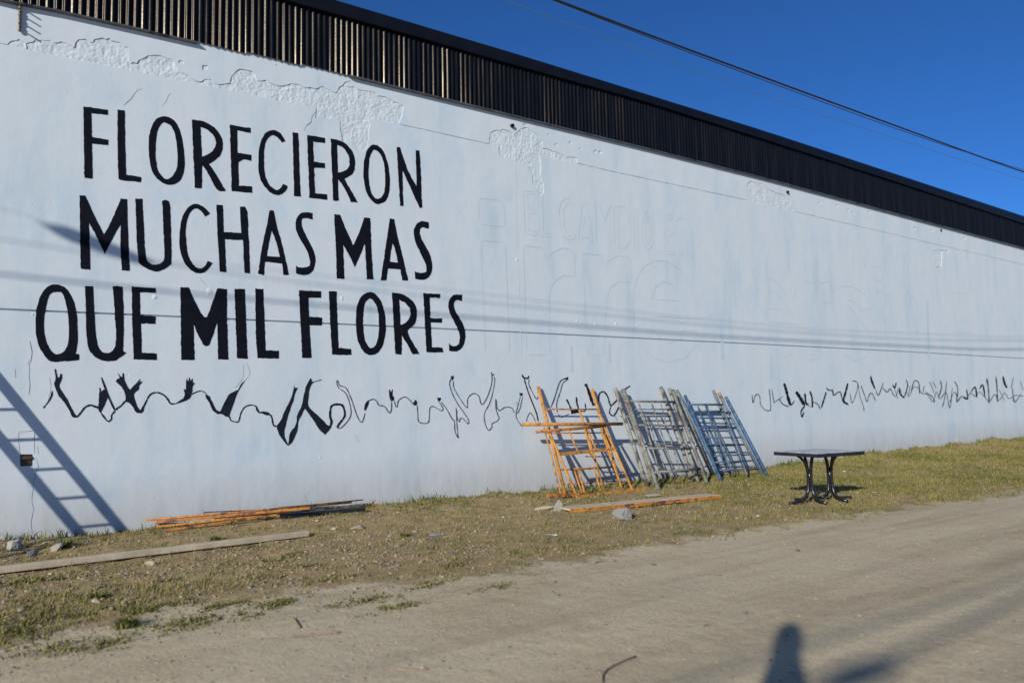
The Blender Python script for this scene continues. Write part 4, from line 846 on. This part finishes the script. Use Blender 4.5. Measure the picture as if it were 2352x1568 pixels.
tag(build('timber_plank', MB().beam(pl_a+[0, 0, .030], pl_b+[0, 0, .036], .12, .058), M_plank, None, tuple((pl_a+pl_b)/2), bevel=.008), 'long weathered grey timber lying on the dirt in the left foreground', 'plank')
oa, ob = gpt(1308, 1178), gpt(1655, 1145)
ok_ = thing('scaffold_plank', 'pale wooden plank with orange painted edge lying in front of the frames', 'plank', (oa+ob)/2)
sv = np.cross((ob-oa)/np.linalg.norm(ob-oa), [0, 0, 1]); sv /= np.linalg.norm(sv)
build('deck', MB().beam(oa+[0, 0, .046]-sv*.145, ob+[0, 0, .046]-sv*.145, .29, .030), M_plank, ok_, bevel=.004)
build('edge_board', MB().beam(oa+[0, 0, .030]+sv*.016, ob+[0, 0, .030]+sv*.016, .028, .052), M_orange2, ok_, bevel=.004)
build('end_bracket', MB().beam(oa+[0, 0, .032]+sv*.034, oa+(ob-oa)*.085+[0, 0, .032]+sv*.034, .004, .060), M_orange, ok_)

# ================================================================== STONES
def stone_mesh(seed, m, flat=.6, sharp=.32, elong=1.3, sub=3):
    r = np.random.default_rng(seed)
    bm = bmesh.new(); bmesh.ops.create_icosphere(bm, subdivisions=sub, radius=1)
    dirs = r.normal(size=(12, 3)); dirs /= np.linalg.norm(dirs, axis=1)[:, None]; cut = r.uniform(.42, .80, 12)
    for v in bm.verts:
        p = np.array(v.co)
        for d, c in zip(dirs, cut):
            t = p@d
            if t > c: p -= d*(t-c)*.98
        p *= 1+sharp*.30*(r.random()-.5); p *= [elong, 1, flat]
        v.co = p
    me = bpy.data.meshes.new('stone'); bm.to_mesh(me); bm.free(); me.materials.append(m); return me
def stone(x, y, wpx, label, m, seed, flat=.6, elong=1.3, rot=None, name='stone', cat='stone'):
    p = gpt(x, y); zd = np.dot(p-CAM, fw); s = wpx*zd/FPX/2/elong
    o = bpy.data.objects.new(name, stone_mesh(seed, m, flat, elong=elong)); link(o)
    o.location = (p[0], p[1], p[2]+s*flat*(.30 if name == 'rubble' else .45)); o.scale = (s, s, s); o.rotation_euler = (R_(random.uniform(-8, 8)), R_(random.uniform(-8, 8)), rot if rot is not None else random.uniform(0, 6))
    return tag(o, label, cat)
stone(1428, 1192, 64, 'grey boulder resting against the orange edged plank', M_stone_grey, 3, .78, 1.15, rot=R_(-36))
stone(1247, 1170, 62, 'long flat pinkish grey stone left of the orange edged plank', M_stone_tan, 5, .30, 1.8, rot=R_(-30))
stone(1281, 1172, 26, 'upright wedge stone beside the end of the orange edged plank', M_stone_grey, 8, 1.4, 1.0)
stone(347, 1297, 36, 'pale block stone in front of the long timber', M_stone_tan, 12, .62, 1.4, rot=R_(-20))
stone(220, 1384, 22, 'pale angular stone in the left weeds', M_stone_tan, 15, .75, 1.1)
stone(47, 1404, 20, 'tan pebble near the left edge of the view', M_stone_tan, 16, .65, 1.1)
stone(12, 1426, 14, 'small white stone at the far left edge', M_stone_tan, 17, .6, 1.2)
stone(128, 1410, 18, 'small grey stone among weeds in the lower left', M_stone_grey, 18, .6, 1.3)
stone(225, 1273, 16, 'grey stone just behind the long timber', M_stone_grey, 19, .7, 1.2)
stone(820, 1214, 52, 'pale earth covered lump right of the long timber', M_stone_tan, 20, .34, 1.6, rot=R_(-30))
stone(768, 1215, 20, 'tan stone between the timber end and the pale lump', M_stone_tan, 21, .5, 1.4)
stone(613, 1190, 28, 'rough stone propping the pile of orange bars', M_stone_grey, 23, .7, 1.2)
stone(636, 1185, 18, 'smaller tan stone propping the pile of orange bars', M_stone_tan, 24, .9, 1.0)
stone(728, 1197, 14, 'small brown stone by the right end of the bar pile', M_stone_tan, 25, .7, 1.2)
stone(1500, 1140, 48, 'half buried grey stone between grey frames and orange edged plank', M_stone_grey, 26, .35, 1.4)
stone(1092, 1222, 12, 'small pale stone alone on the bare soil', M_stone_tan, 27, .8, 1.1)
stone(1980, 1459, 24, 'pale cream pebble on the road near the dark shadow of the added post', M_stone_tan, 29, .6, 1.2)
stone(2243, 1495, 12, 'little yellowish pebble on the road at lower right', M_stone_tan, 30, .6, 1.2)
stone(2335, 1430, 16, 'grey pebble on the road at the right edge', M_stone_grey, 31, .6, 1.3)
stone(1833, 1264, 11, 'dark pebble on the road below the table', M_stone_dark, 32, .6, 1.2)
stone(1502, 1297, 14, 'flat dark pebble on the middle of the road', M_stone_dark, 33, .5, 1.5)
stone(1272, 1359, 12, 'left one of two dark pebbles side by side on the road', M_stone_dark, 34, .6, 1.3)
stone(1284, 1367, 12, 'right one of two dark pebbles side by side on the road', M_stone_dark, 35, .6, 1.3)
stone(1712, 1408, 13, 'dark pebble left of the shadow of the added post', M_stone_dark, 36, .7, 1.1)
stone(970, 1532, 11, 'pale pebble low on the road at the bottom', M_stone_tan, 37, .7, 1.2)
stone(222, 1312+1, 10, 'small tan stone below the long timber', M_stone_tan, 38, .7, 1.2)
stone(255, 1504, 8, 'small dark pebble at the road edge lower left', M_stone_dark, 39, .7, 1.2)
stone(810, 1362, 12, 'grey pebble in the grass at the road edge', M_stone_grey, 40, .7, 1.2)
# rubble at the foot of the wall, far left
for i, (x, y, w, fl, el, lb, m) in enumerate([(30, 1262, 60, .75, 1.2, 'big broken concrete lump at the wall foot far left', M_concrete), (130, 1262, 42, .7, 1.2, 'second concrete lump half hidden by weeds at the wall foot', M_concrete),
    (28, 1284, 22, .6, 1.2, 'pale grey rubble piece in front of the concrete lump', M_stone_grey), (70, 1276, 34, .8, 1.1, 'dark rubble piece between the two concrete lumps', M_stone_dark), (102, 1250, 16, .8, 1.1, 'small rubble chip against the wall', M_concrete)]):
    stone(x, y, w, lb, m, 50+i, fl, el, name='rubble', cat='rubble')

# ================================================================== LITTER AND STICKS
def scrap(name, pts, w, label, cat, m, r=None, lift=.008):
    pp = [gpt(x, y, lift) for x, y in smooth_line(pts, 4)]
    c = np.mean(pp, 0)
    return tag(build(name, MB().tube(pp, w, 7), m, None, tuple(c), smooth=True), label, cat)
M_stick = simple('dry_stick_bark', (.26, .185, .13), .9, .3, 20)
M_rub = simple('dark_rubber_strip', (.14, .12, .10), .8, .3, 10)
M_bluep = simple('faded_blue_plastic', (.20, .22, .36), .5, .2, 10)
M_foil = simple('white_plastic_scrap', (.68, .70, .72), .45, .15, 12)
scrap('stick', [(667, 1462), (700, 1458), (740, 1454), (780, 1451)], .007, 'thin reddish stick lying on the road edge', 'stick', M_stick)
scrap('rubber_strip', [(1384, 1566), (1386, 1548), (1400, 1533), (1430, 1518), (1460, 1506)], .0055, 'dark curved rubber strip lying on the road at the bottom', 'strip', M_rub)
scrap('stick', [(674, 1418), (682, 1430), (689, 1440)], .006, 'short dark twig standing at the grass edge', 'stick', M_stick)
scrap('stick', [(892, 1532), (940, 1537), (984, 1535)], .005, 'pale brown stick half sunk in the road dust', 'stick', M_stick, lift=.003)
scrap('stick', [(1210, 1341), (1245, 1337), (1278, 1335)], .006, 'brown stick at the grass edge in the middle', 'stick', M_stick)
scrap('stick', [(1362, 1293), (1385, 1287), (1415, 1286)], .009, 'dark stick on the road edge right of centre', 'stick', M_stick)
def flat_scrap(x, y, wx, wy, label, m, ang_=0.):
    p = gpt(x, y, .006); zd = np.dot(p-CAM, fw); a = wx*zd/FPX/2; b = a*wy
    u = np.array([math.cos(R_(-36)+ang_), math.sin(R_(-36)+ang_), 0]); v = np.array([-u[1], u[0], 0]); mb = MB(); n = 9
    rim = [p+u*a*math.cos(k/n*6.283)*random.uniform(.75, 1.1)+v*b*math.sin(k/n*6.283)*random.uniform(.7, 1.1)+[0, 0, random.uniform(0, .02)] for k in range(n)]
    mb.v = [tuple(p+[0, 0, .018])]+[tuple(q) for q in rim]+[tuple(p-[0, 0, .004])]; mb.f = [(0, 1+k, 1+(k+1) % n) for k in range(n)]+[(n+1, 1+(k+1) % n, 1+k) for k in range(n)]
    return tag(build('litter', mb, m, None, tuple(p)), label, 'litter')
flat_scrap(1007, 1229, 46, .22, 'flat blue plastic strip on the bare soil', M_bluep)
flat_scrap(1267, 1230, 34, .5, 'crumpled white plastic scrap on the soil below the plank', M_foil)
flat_scrap(1157, 1188, 9, .9, 'tiny white scrap on the grass left of the frames', M_foil)
flat_scrap(1743, 1186, 12, .8, 'small white scrap on the grass left of the table', M_foil)
flat_scrap(2010, 1132, 20, .7, 'white scrap on the grass right of the table', M_foil)
flat_scrap(1938, 1083, 9, 1., 'white scrap on the grass behind the table', M_foil)
flat_scrap(171, 1290, 14, .6, 'pale scrap lying against the long timber', M_foil)

# ================================================================== CABLES
def cable(name, label, pts, r, m, group='overhead cables', closure=None, smooth=True):
    a = np.array(pts, float); xs = a[:, 0]
    X = np.arange(xs[0], xs[-1]+.01, .4); P = [(x, np.interp(x, xs, a[:, 1]), 0) for x in X]
    Z0 = np.interp(X, xs, a[:, 2]); kk = 5; Zp = np.pad(Z0, kk, mode='reflect', reflect_type='odd'); Z = np.convolve(Zp, np.ones(2*kk+1)/(2*kk+1), 'valid') if smooth else Z0
    path = [(p[0], p[1], z) for p, z in zip(P, Z)]
    rr = [r]*len(path)
    root = thing(name, label, 'cable', path[len(path)//2], group)
    build('strand', MB().tube(path, rr, 8), m, root, smooth=True)
    if closure:
        xa, xb, cr = closure; xx = np.linspace(xa, xb, 14); zz = np.interp(xx, X, Z); yy = np.interp(xx, xs, a[:, 1])
        prof = [r*1.3, cr*.4, cr*.75, cr*.95, cr, cr, cr, cr*.97, cr*.94, cr*.9, cr*.8, cr*.65, cr*.4, r*1.3]
        build('splice_closure', MB().tube([(x, y, z-cr*.5) for x, y, z in zip(xx, yy, zz)], prof, 12), M_cable, root, smooth=True)
    return root
def wall_shadow_to(x, y, Yc):                 # where a line at depth Yc hangs if its shade falls at this wall spot
    w = atY(x, y); d = 11-Yc; return (w[0]-d*kx, Yc, w[2]+d*kz)
def vis(x, y, Yc): return tuple(atY(x, y, Yc))
YC = 6.84
main = [wall_shadow_to(x, y, YC) for x, y in [(0,632),(588,690)]]+[vis(x, y, YC) for x, y in [(1271,0),(1764,182),(2352,397)]]
ext = lambda p, xa, za, xb, zb: [(xa, p[0][1], za)]+p+[(xb, p[0][1], zb)]
cable('utility_cable', 'thick black overhead cable crossing the blue sky', ext(main, -14, main[0][2]+.45, 42, main[-1][2]+.7), .014, M_cable)
Y2 = 7.0
sec = [wall_shadow_to(x, y, Y2) for x, y in [(0,548),(588,640)]]+[vis(x, y, Y2) for x, y in [(1340,30),(1764,189),(2120,319)]]
cable('utility_cable', 'thinner black cable running just below the thick one', ext(sec, -14, sec[0][2]+.5, 42, sec[-1][2]+.8), .006, M_cable)
Y3 = 7.24
thn = [wall_shadow_to(x, y, Y3) for x, y in [(0,475),(110,512),(350,600),(588,616)]]+[vis(x, y, Y3) for x, y in [(1176,7),(1764,224),(2352,414)]]
c0, c1 = wall_shadow_to(95, 505, Y3)[0], wall_shadow_to(360, 600, Y3)[0]
cable('utility_cable', 'faint thin grey green cable, the lowest in the sky', ext(thn, -14, thn[0][2]+.5, 42, thn[-1][2]+.7), .0038, M_cable2, closure=(c0, c1, .085), smooth=False)
# two cables behind the viewer whose shade crosses the road
def gshade(x, y, H):
    p = gpt(x, y); t = (H-p[2])/(-SUN[2]); q = p-SUN*t; return q
for nm, pts, cl, r in (('black cable with a splice closure strung behind the viewer', [(1924,1551),(2046,1511),(2352,1371)], True, .024), ('plain black cable strung behind the viewer', [(2114,1401),(2352,1326)], False, .018)):
    H = 6.2; q = [gshade(x, y, H) for x, y in pts]
    d = (q[-1]-q[0])/np.linalg.norm(q[-1]-q[0]); P = [q[0]-d*14]+q+[q[-1]+d*22]
    P = [p if p[0] < P[-1][0] else p for p in P]
    cable('utility_cable', nm, [(p[0], p[1], H+.002*(p[0]-q[0][0])**2*.3) for p in P], r, M_cable, closure=(q[0][0]-.15, q[1][0]+.1, .085) if cl else None)
# poles outside the view
def pole(x, y, h, label):
    z = float(ground_h(x, y)); r = thing('utility_pole', label, 'utility pole', (x, y, z), 'utility poles')
    build('shaft', MB().tube([(x, y, z-.3), (x, y, z+h*.5), (x, y, z+h)], [.15, .125, .10], 14), M_twood, r, smooth=True)
    build('crossarm', MB().beam((x-.05, y-.7, z+h-.35), (x-.05, y+.7, z+h-.35), .09, .11), M_twood, r)
pole(-14.0, 7.0, 8.0, 'wooden utility pole out of view on the left'); pole(42.0, 7.0, 8.0, 'wooden utility pole out of view far right')
# invented post behind the viewer, shaped to throw the dark shade at bottom right
HP = 3.3; tipS = gshade(1814, 1440, HP); lowS = gshade(1800, 1575, 2.55)
axis = (lowS-tipS)/(HP-2.55)                   # leaning, per metre of height
def on_post(z): return tipS+axis*(HP-z)
post = build('shade_post', MB().tube([on_post(z) for z in (-.2, 1.2, 2.35, 2.62, 2.80, 2.92, 3.05, 3.18, 3.27, 3.30)], [.13, .13, .13, .115, .090, .085, .096, .090, .068, .035], 14), M_twood, None, tuple(on_post(0)), smooth=True)
tag(post, 'unseen leaning post added behind the viewer to cast shade on the road', 'post')

# ================================================================== GRASS, WEEDS, PEBBLES
def in_view(P):
    d = P-CAM; z = d@fw; x = CX+FPX*(d@rt)/z; y = CY-FPX*(d@up)/z
    return (z > 1) & (x > -120) & (x < 2470) & (y > 850) & (y < 1640), z
def gdens(X, Y):
    v = (Y-road_edge(X))
    edge = np.clip(v/.5+.6*(fbm(X*1.3, Y*1.3, 41)-.5)*4-.05, 0, 1)
    n = fbm(X*.8, Y*.8, 51); n2 = fbm(X*2.6, Y*2.6, 57)
    right = np.clip((X-7.5)/5, 0, 1)
    nearwall = np.clip((Y-9.9)/.8, 0, 1)
    leftw = np.clip((2.9-X)/1.0, 0, 1)*np.clip((8.3-Y)/.8, 0, 1)
    d = .20+.62*right*(.35+n)+.45*nearwall*(.3+n)+.42*leftw*(n2*1.4)
    d = d*np.clip((n2-.30)*4.2+.35*right, 0, 1.0)
    return d*edge
def blades(name, count, hmin, hmax, wid, cols, seed, label, cat, dens=gdens, clump=1):
    r = np.random.default_rng(seed)
    n0 = count*9
    Y = 4.2+6.8*r.random(n0); X = -.3+32*r.random(n0)**1.25
    keep = r.random(n0) < dens(X, Y)*.9
    X, Y = X[keep][:count], Y[keep][:count]
    if clump > 1:
        X = np.repeat(X, clump)+r.normal(0, .018, len(X)*clump); Y = np.repeat(Y, clump)+r.normal(0, .018, len(Y)*clump); Y = np.minimum(Y, 10.985)
    Z = ground_h(X, Y)
    P = np.stack([X, Y, Z], 1); ok, zd = in_view(P); P = P[ok]; zd = zd[ok]; n = len(P)
    h = r.uniform(hmin, hmax, n)*(.55+.75*fbm(P[:, 0]*1.7, P[:, 1]*1.7, 63)); a = r.uniform(0, 6.283, n); ln = r.uniform(.2, 1.1, n)*h
    w = wid*np.clip(zd/9, 1, 2.2)*r.uniform(.7, 1.3, n)
    px = np.stack([-np.sin(a), np.cos(a), np.zeros(n)], 1)*(w/2)[:, None]; ld = np.stack([np.cos(a), np.sin(a), np.zeros(n)], 1)*ln[:, None]
    z = np.zeros(n); P0 = P-[0, 0, .008]
    mid = P+ld*.35+np.stack([z, z, h*.6], 1); tip = P+ld+np.stack([z, z, h], 1)
    V = np.stack([P0-px, P0+px, mid+px*.7, mid-px*.7, tip], 1).reshape(-1, 3)
    k = np.arange(n)[:, None]*5
    quad = k+np.array([[0, 1, 2, 3]]); tri = k+np.array([[3, 2, 4]])
    me = bpy.data.meshes.new(name); me.vertices.add(len(V)); me.vertices.foreach_set('co', V.ravel().astype(np.float32))
    loops = np.concatenate([np.concatenate([quad, tri], 1).ravel()]); me.loops.add(len(loops)); me.loops.foreach_set('vertex_index', loops.astype(np.int32))
    st = np.concatenate([np.arange(n)[:, None]*7, np.arange(n)[:, None]*7+4], 1).ravel(); me.polygons.add(2*n)
    me.polygons.foreach_set('loop_start', st.astype(np.int32)); me.update(calc_edges=True); me.validate()
    c = np.array(cols); t = np.clip(fbm(P[:, 0]*1.1, P[:, 1]*1.1, 71)*1.5-.25+r.normal(0, .22, n), 0, .999)*(len(c)-1); i = t.astype(int); f = (t-i)[:, None]
    cc = c[i]*(1-f)+c[np.minimum(i+1, len(c)-1)]*f; cc = cc*r.uniform(.75, 1.25, n)[:, None]
    at_ = me.attributes.new('Col', 'FLOAT_COLOR', 'POINT'); at_.data.foreach_set('color', np.repeat(np.concatenate([cc, np.ones((n, 1))], 1), 5, 0).ravel().astype(np.float32))
    me.materials.append(M_grass)
    return tag(link(bpy.data.objects.new(name, me)), label, cat, kind='stuff')
GC = [(.100,.118,.026), (.170,.162,.040), (.225,.196,.060), (.27,.225,.090)]
blades('grass', 34000, .018, .055, .0070, GC, 5, 'short yellowing grass growing on the verge along the wall', 'grass', clump=4)
blades('dry_grass', 9000, .015, .05, .006, [(.28,.225,.12), (.33,.27,.15), (.22,.17,.09)], 6, 'straw coloured dry grass scattered over the verge', 'grass', dens=lambda X, Y: np.clip(.35*gdens(X, Y)+.09*np.clip((Y-road_edge(X)-.2)/.6, 0, 1), 0, 1), clump=3)
def wallstrip(X, Y): return np.clip((Y-10.72)/.2, 0, 1)*np.clip(fbm(X*2.1, X*0, 83)*2.2-.45, 0, 1)
blades('weeds', 3600, .05, .15, .008, [(.07,.10,.022), (.14,.165,.035), (.24,.225,.06)], 8, 'taller weeds growing in a ragged line at the foot of the wall', 'weeds', dens=wallstrip, clump=3)

def tuft(x, y, hgt, n, label, cols, seed, spread=.06):
    r = np.random.default_rng(seed); p = gpt(x, y); mb = MB(); cc = []
    for k in range(n):
        a = r.uniform(0, 6.283); rr = spread*abs(r.normal(0, .62)); b = p+[rr*math.cos(a), rr*math.sin(a), -.01]
        h = hgt*.62*r.uniform(.35, 1.1); a2 = a+r.normal(0, .6); l = h*r.uniform(.3, 1.5); w = .0055
        s = np.array([-math.sin(a2), math.cos(a2), 0])*w; d = np.array([math.cos(a2), math.sin(a2), 0])
        m_ = b+d*l*.35+[0, 0, h*.62]; t = b+d*l+[0, 0, h*.95]; q = len(mb.v)
        mb.v += [tuple(b-s), tuple(b+s), tuple(m_+s*.8), tuple(m_-s*.8), tuple(t)]; mb.f += [(q, q+1, q+2, q+3), (q+3, q+2, q+4)]
        c = np.array(cols[r.integers(len(cols))])*r.uniform(.75, 1.25); cc += [tuple(c)+(1,)]*5
    o = build('grass_tuft', mb, M_grass, None, tuple(p)); at_ = o.data.attributes.new('Col', 'FLOAT_COLOR', 'POINT'); at_.data.foreach_set('color', np.array(cc, np.float32).ravel())
    return tag(o, label, 'grass tuft')
GT = [(.085,.120,.022), (.14,.165,.035), (.22,.21,.07)]
for i, (x, y, h, n, sp, lb) in enumerate([(292, 1440, .15, 230, .055, 'bright green grass tuft near the road edge lower left'), (224, 1374, .11, 150, .05, 'green tuft just behind the pale angular stone'),
    (150, 1256, .17, 200, .07, 'leafy weed growing by the concrete lump'), (495, 1240, .11, 170, .055, 'green tuft behind the long timber'), (930, 1231, .10, 120, .05, 'lone yellow green tuft on the soil in the middle')]):
    tuft(x, y, h, n, lb, GT, 100+i, sp)
PATCH = [(640,1284,.34,.10,.035,700), (40,1452,.40,.22,.06,900), (110,1330,.22,.10,.06,260), (430,1432,.26,.14,.05,420), (325,1405,.24,.10,.05,300), (640,1385,.22,.10,.05,320), (405,1386,.22,.09,.05,260), (190,1482,.42,.14,.045,600),
    (560,1412,.18,.10,.045,260), (845,1378,.30,.10,.045,420), (905,1396,.26,.08,.04,360), (100,1425,.35,.18,.05,500), (250,1400,.3,.15,.05,380), (520,1390,.35,.10,.045,420), (980,1345,.3,.08,.04,300), (1040,1300,.3,.1,.04,260), (760,1330,.3,.08,.04,260), (700,1300,.2,.06,.04,160), (30,1340,.3,.12,.05,300), (300,1480,.25,.08,.035,260), (1140,1350,.22,.06,.035,220), (560,1260,.3,.1,.04,220), (1180,1270,.3,.1,.04,240), (1420,1255,.4,.08,.035,300), (1560,1225,.4,.08,.035,300), (1700,1215,.5,.08,.035,320)]
rp = np.random.default_rng(77); mbp = MB(); cp = []
for x, y, su, sv_, h0, n in PATCH:
    p = gpt(x, y); ca = R_(rp.uniform(-15, 15))
    du = rp.normal(0, su*.55, n); dv = rp.normal(0, sv_*.7, n); X = p[0]+du*math.cos(ca)-dv*math.sin(ca); Y = np.minimum(p[1]+du*math.sin(ca)+dv*math.cos(ca), 10.95)
    k = fbm(X*9, Y*9, 91) > .40; X = X[k]; Y = Y[k]; Z = ground_h(X, Y)
    for q in range(len(X)):
        a_ = rp.uniform(0, 6.283); h = h0*.8*rp.uniform(.25, 1.1); l = h*rp.uniform(.5, 1.9); w = .0058
        b_ = np.array([X[q], Y[q], Z[q]-.006]); s_ = np.array([-math.sin(a_), math.cos(a_), 0])*w; d_ = np.array([math.cos(a_), math.sin(a_), 0])
        m_ = b_+d_*l*.4+[0, 0, h*.65]; t_ = b_+d_*l+[0, 0, h]; i0 = len(mbp.v)
        mbp.v += [tuple(b_-s_), tuple(b_+s_), tuple(m_+s_*.8), tuple(m_-s_*.8), tuple(t_)]; mbp.f += [(i0, i0+1, i0+2, i0+3), (i0+3, i0+2, i0+4)]
        c_ = np.array([(.095,.11,.026), (.15,.15,.038), (.205,.185,.062), (.26,.22,.095)][rp.choice(4, p=[.24, .34, .28, .14])])*rp.uniform(.75, 1.25); cp += [tuple(c_)+(1,)]*5
wp = build('weed_patches', mbp, M_grass); wp.data.attributes.new('Col', 'FLOAT_COLOR', 'POINT').data.foreach_set('color', np.array(cp, np.float32).ravel())
tag(wp, 'low ragged green weeds in patches along the road edge', 'weeds', kind='stuff')

def pebbles(name, count, smin, smax, seed, label, region):
    r = np.random.default_rng(seed); bm = bmesh.new(); bmesh.ops.create_icosphere(bm, subdivisions=1, radius=1)
    bv = np.array([v.co[:] for v in bm.verts]); bf = np.array([[v.index for v in f.verts] for f in bm.faces]); bm.free()
    X, Y = region(r, count*2); P = np.stack([X, Y, ground_h(X, Y)], 1); ok, _ = in_view(P); P = P[ok][:count]; n = len(P)
    s = smin*(smax/smin)**(r.random(n)**2.2); ang_ = r.uniform(0, 6.283, n); el = np.stack([r.uniform(.9, 1.5, n), r.uniform(.7, 1.1, n), r.uniform(.45, .8, n)], 1)
    V = bv[None]*(1+.25*(r.random((n, len(bv), 1))-.5))*el[:, None, :]*s[:, None, None]
    c, s_ = np.cos(ang_)[:, None], np.sin(ang_)[:, None]
    V = np.stack([V[..., 0]*c-V[..., 1]*s_, V[..., 0]*s_+V[..., 1]*c, V[..., 2]], 2)+P[:, None, :]+np.array([0, 0, 1])*(s*.15)[:, None, None]
    F = (bf[None]+(np.arange(n)*len(bv))[:, None, None]).reshape(-1, 3)
    me = bpy.data.meshes.new(name); me.from_pydata(V.reshape(-1, 3).tolist(), [], F.tolist()); me.update()
    pal = np.array([(.29,.228,.145), (.235,.20,.155), (.34,.275,.18), (.17,.15,.125), (.30,.25,.18), (.33,.20,.13)]); cc = pal[r.choice(6, n, p=[.3, .22, .2, .12, .12, .04])]*r.uniform(.8, 1.2, (n, 1))
    a = me.attributes.new('Col', 'FLOAT_COLOR', 'POINT'); a.data.foreach_set('color', np.repeat(np.concatenate([cc, np.ones((n, 1))], 1), len(bv), 0).ravel().astype(np.float32))
    me.materials.append(M_pebble)
    return tag(link(bpy.data.objects.new(name, me)), label, 'gravel', kind='stuff')
pebbles('gravel', 3000, .004, .013, 3, 'loose gravel scattered over the dirt road', lambda r, n: (.2+13*r.random(n)**1.3, 2.0+4.6*r.random(n)))
pebbles('soil_pebbles', 4200, .005, .026, 4, 'small stones scattered over the bare soil of the verge', lambda r, n: (.2+12*r.random(n)**1.7, 6.0+4.6*r.random(n)))
pebbles('soil_clods', 1900, .006, .026, 14, 'stony clods on the bare soil in front of the long timber', lambda r, n: (.4+4.6*r.random(n), 6.9+2.2*r.random(n)))
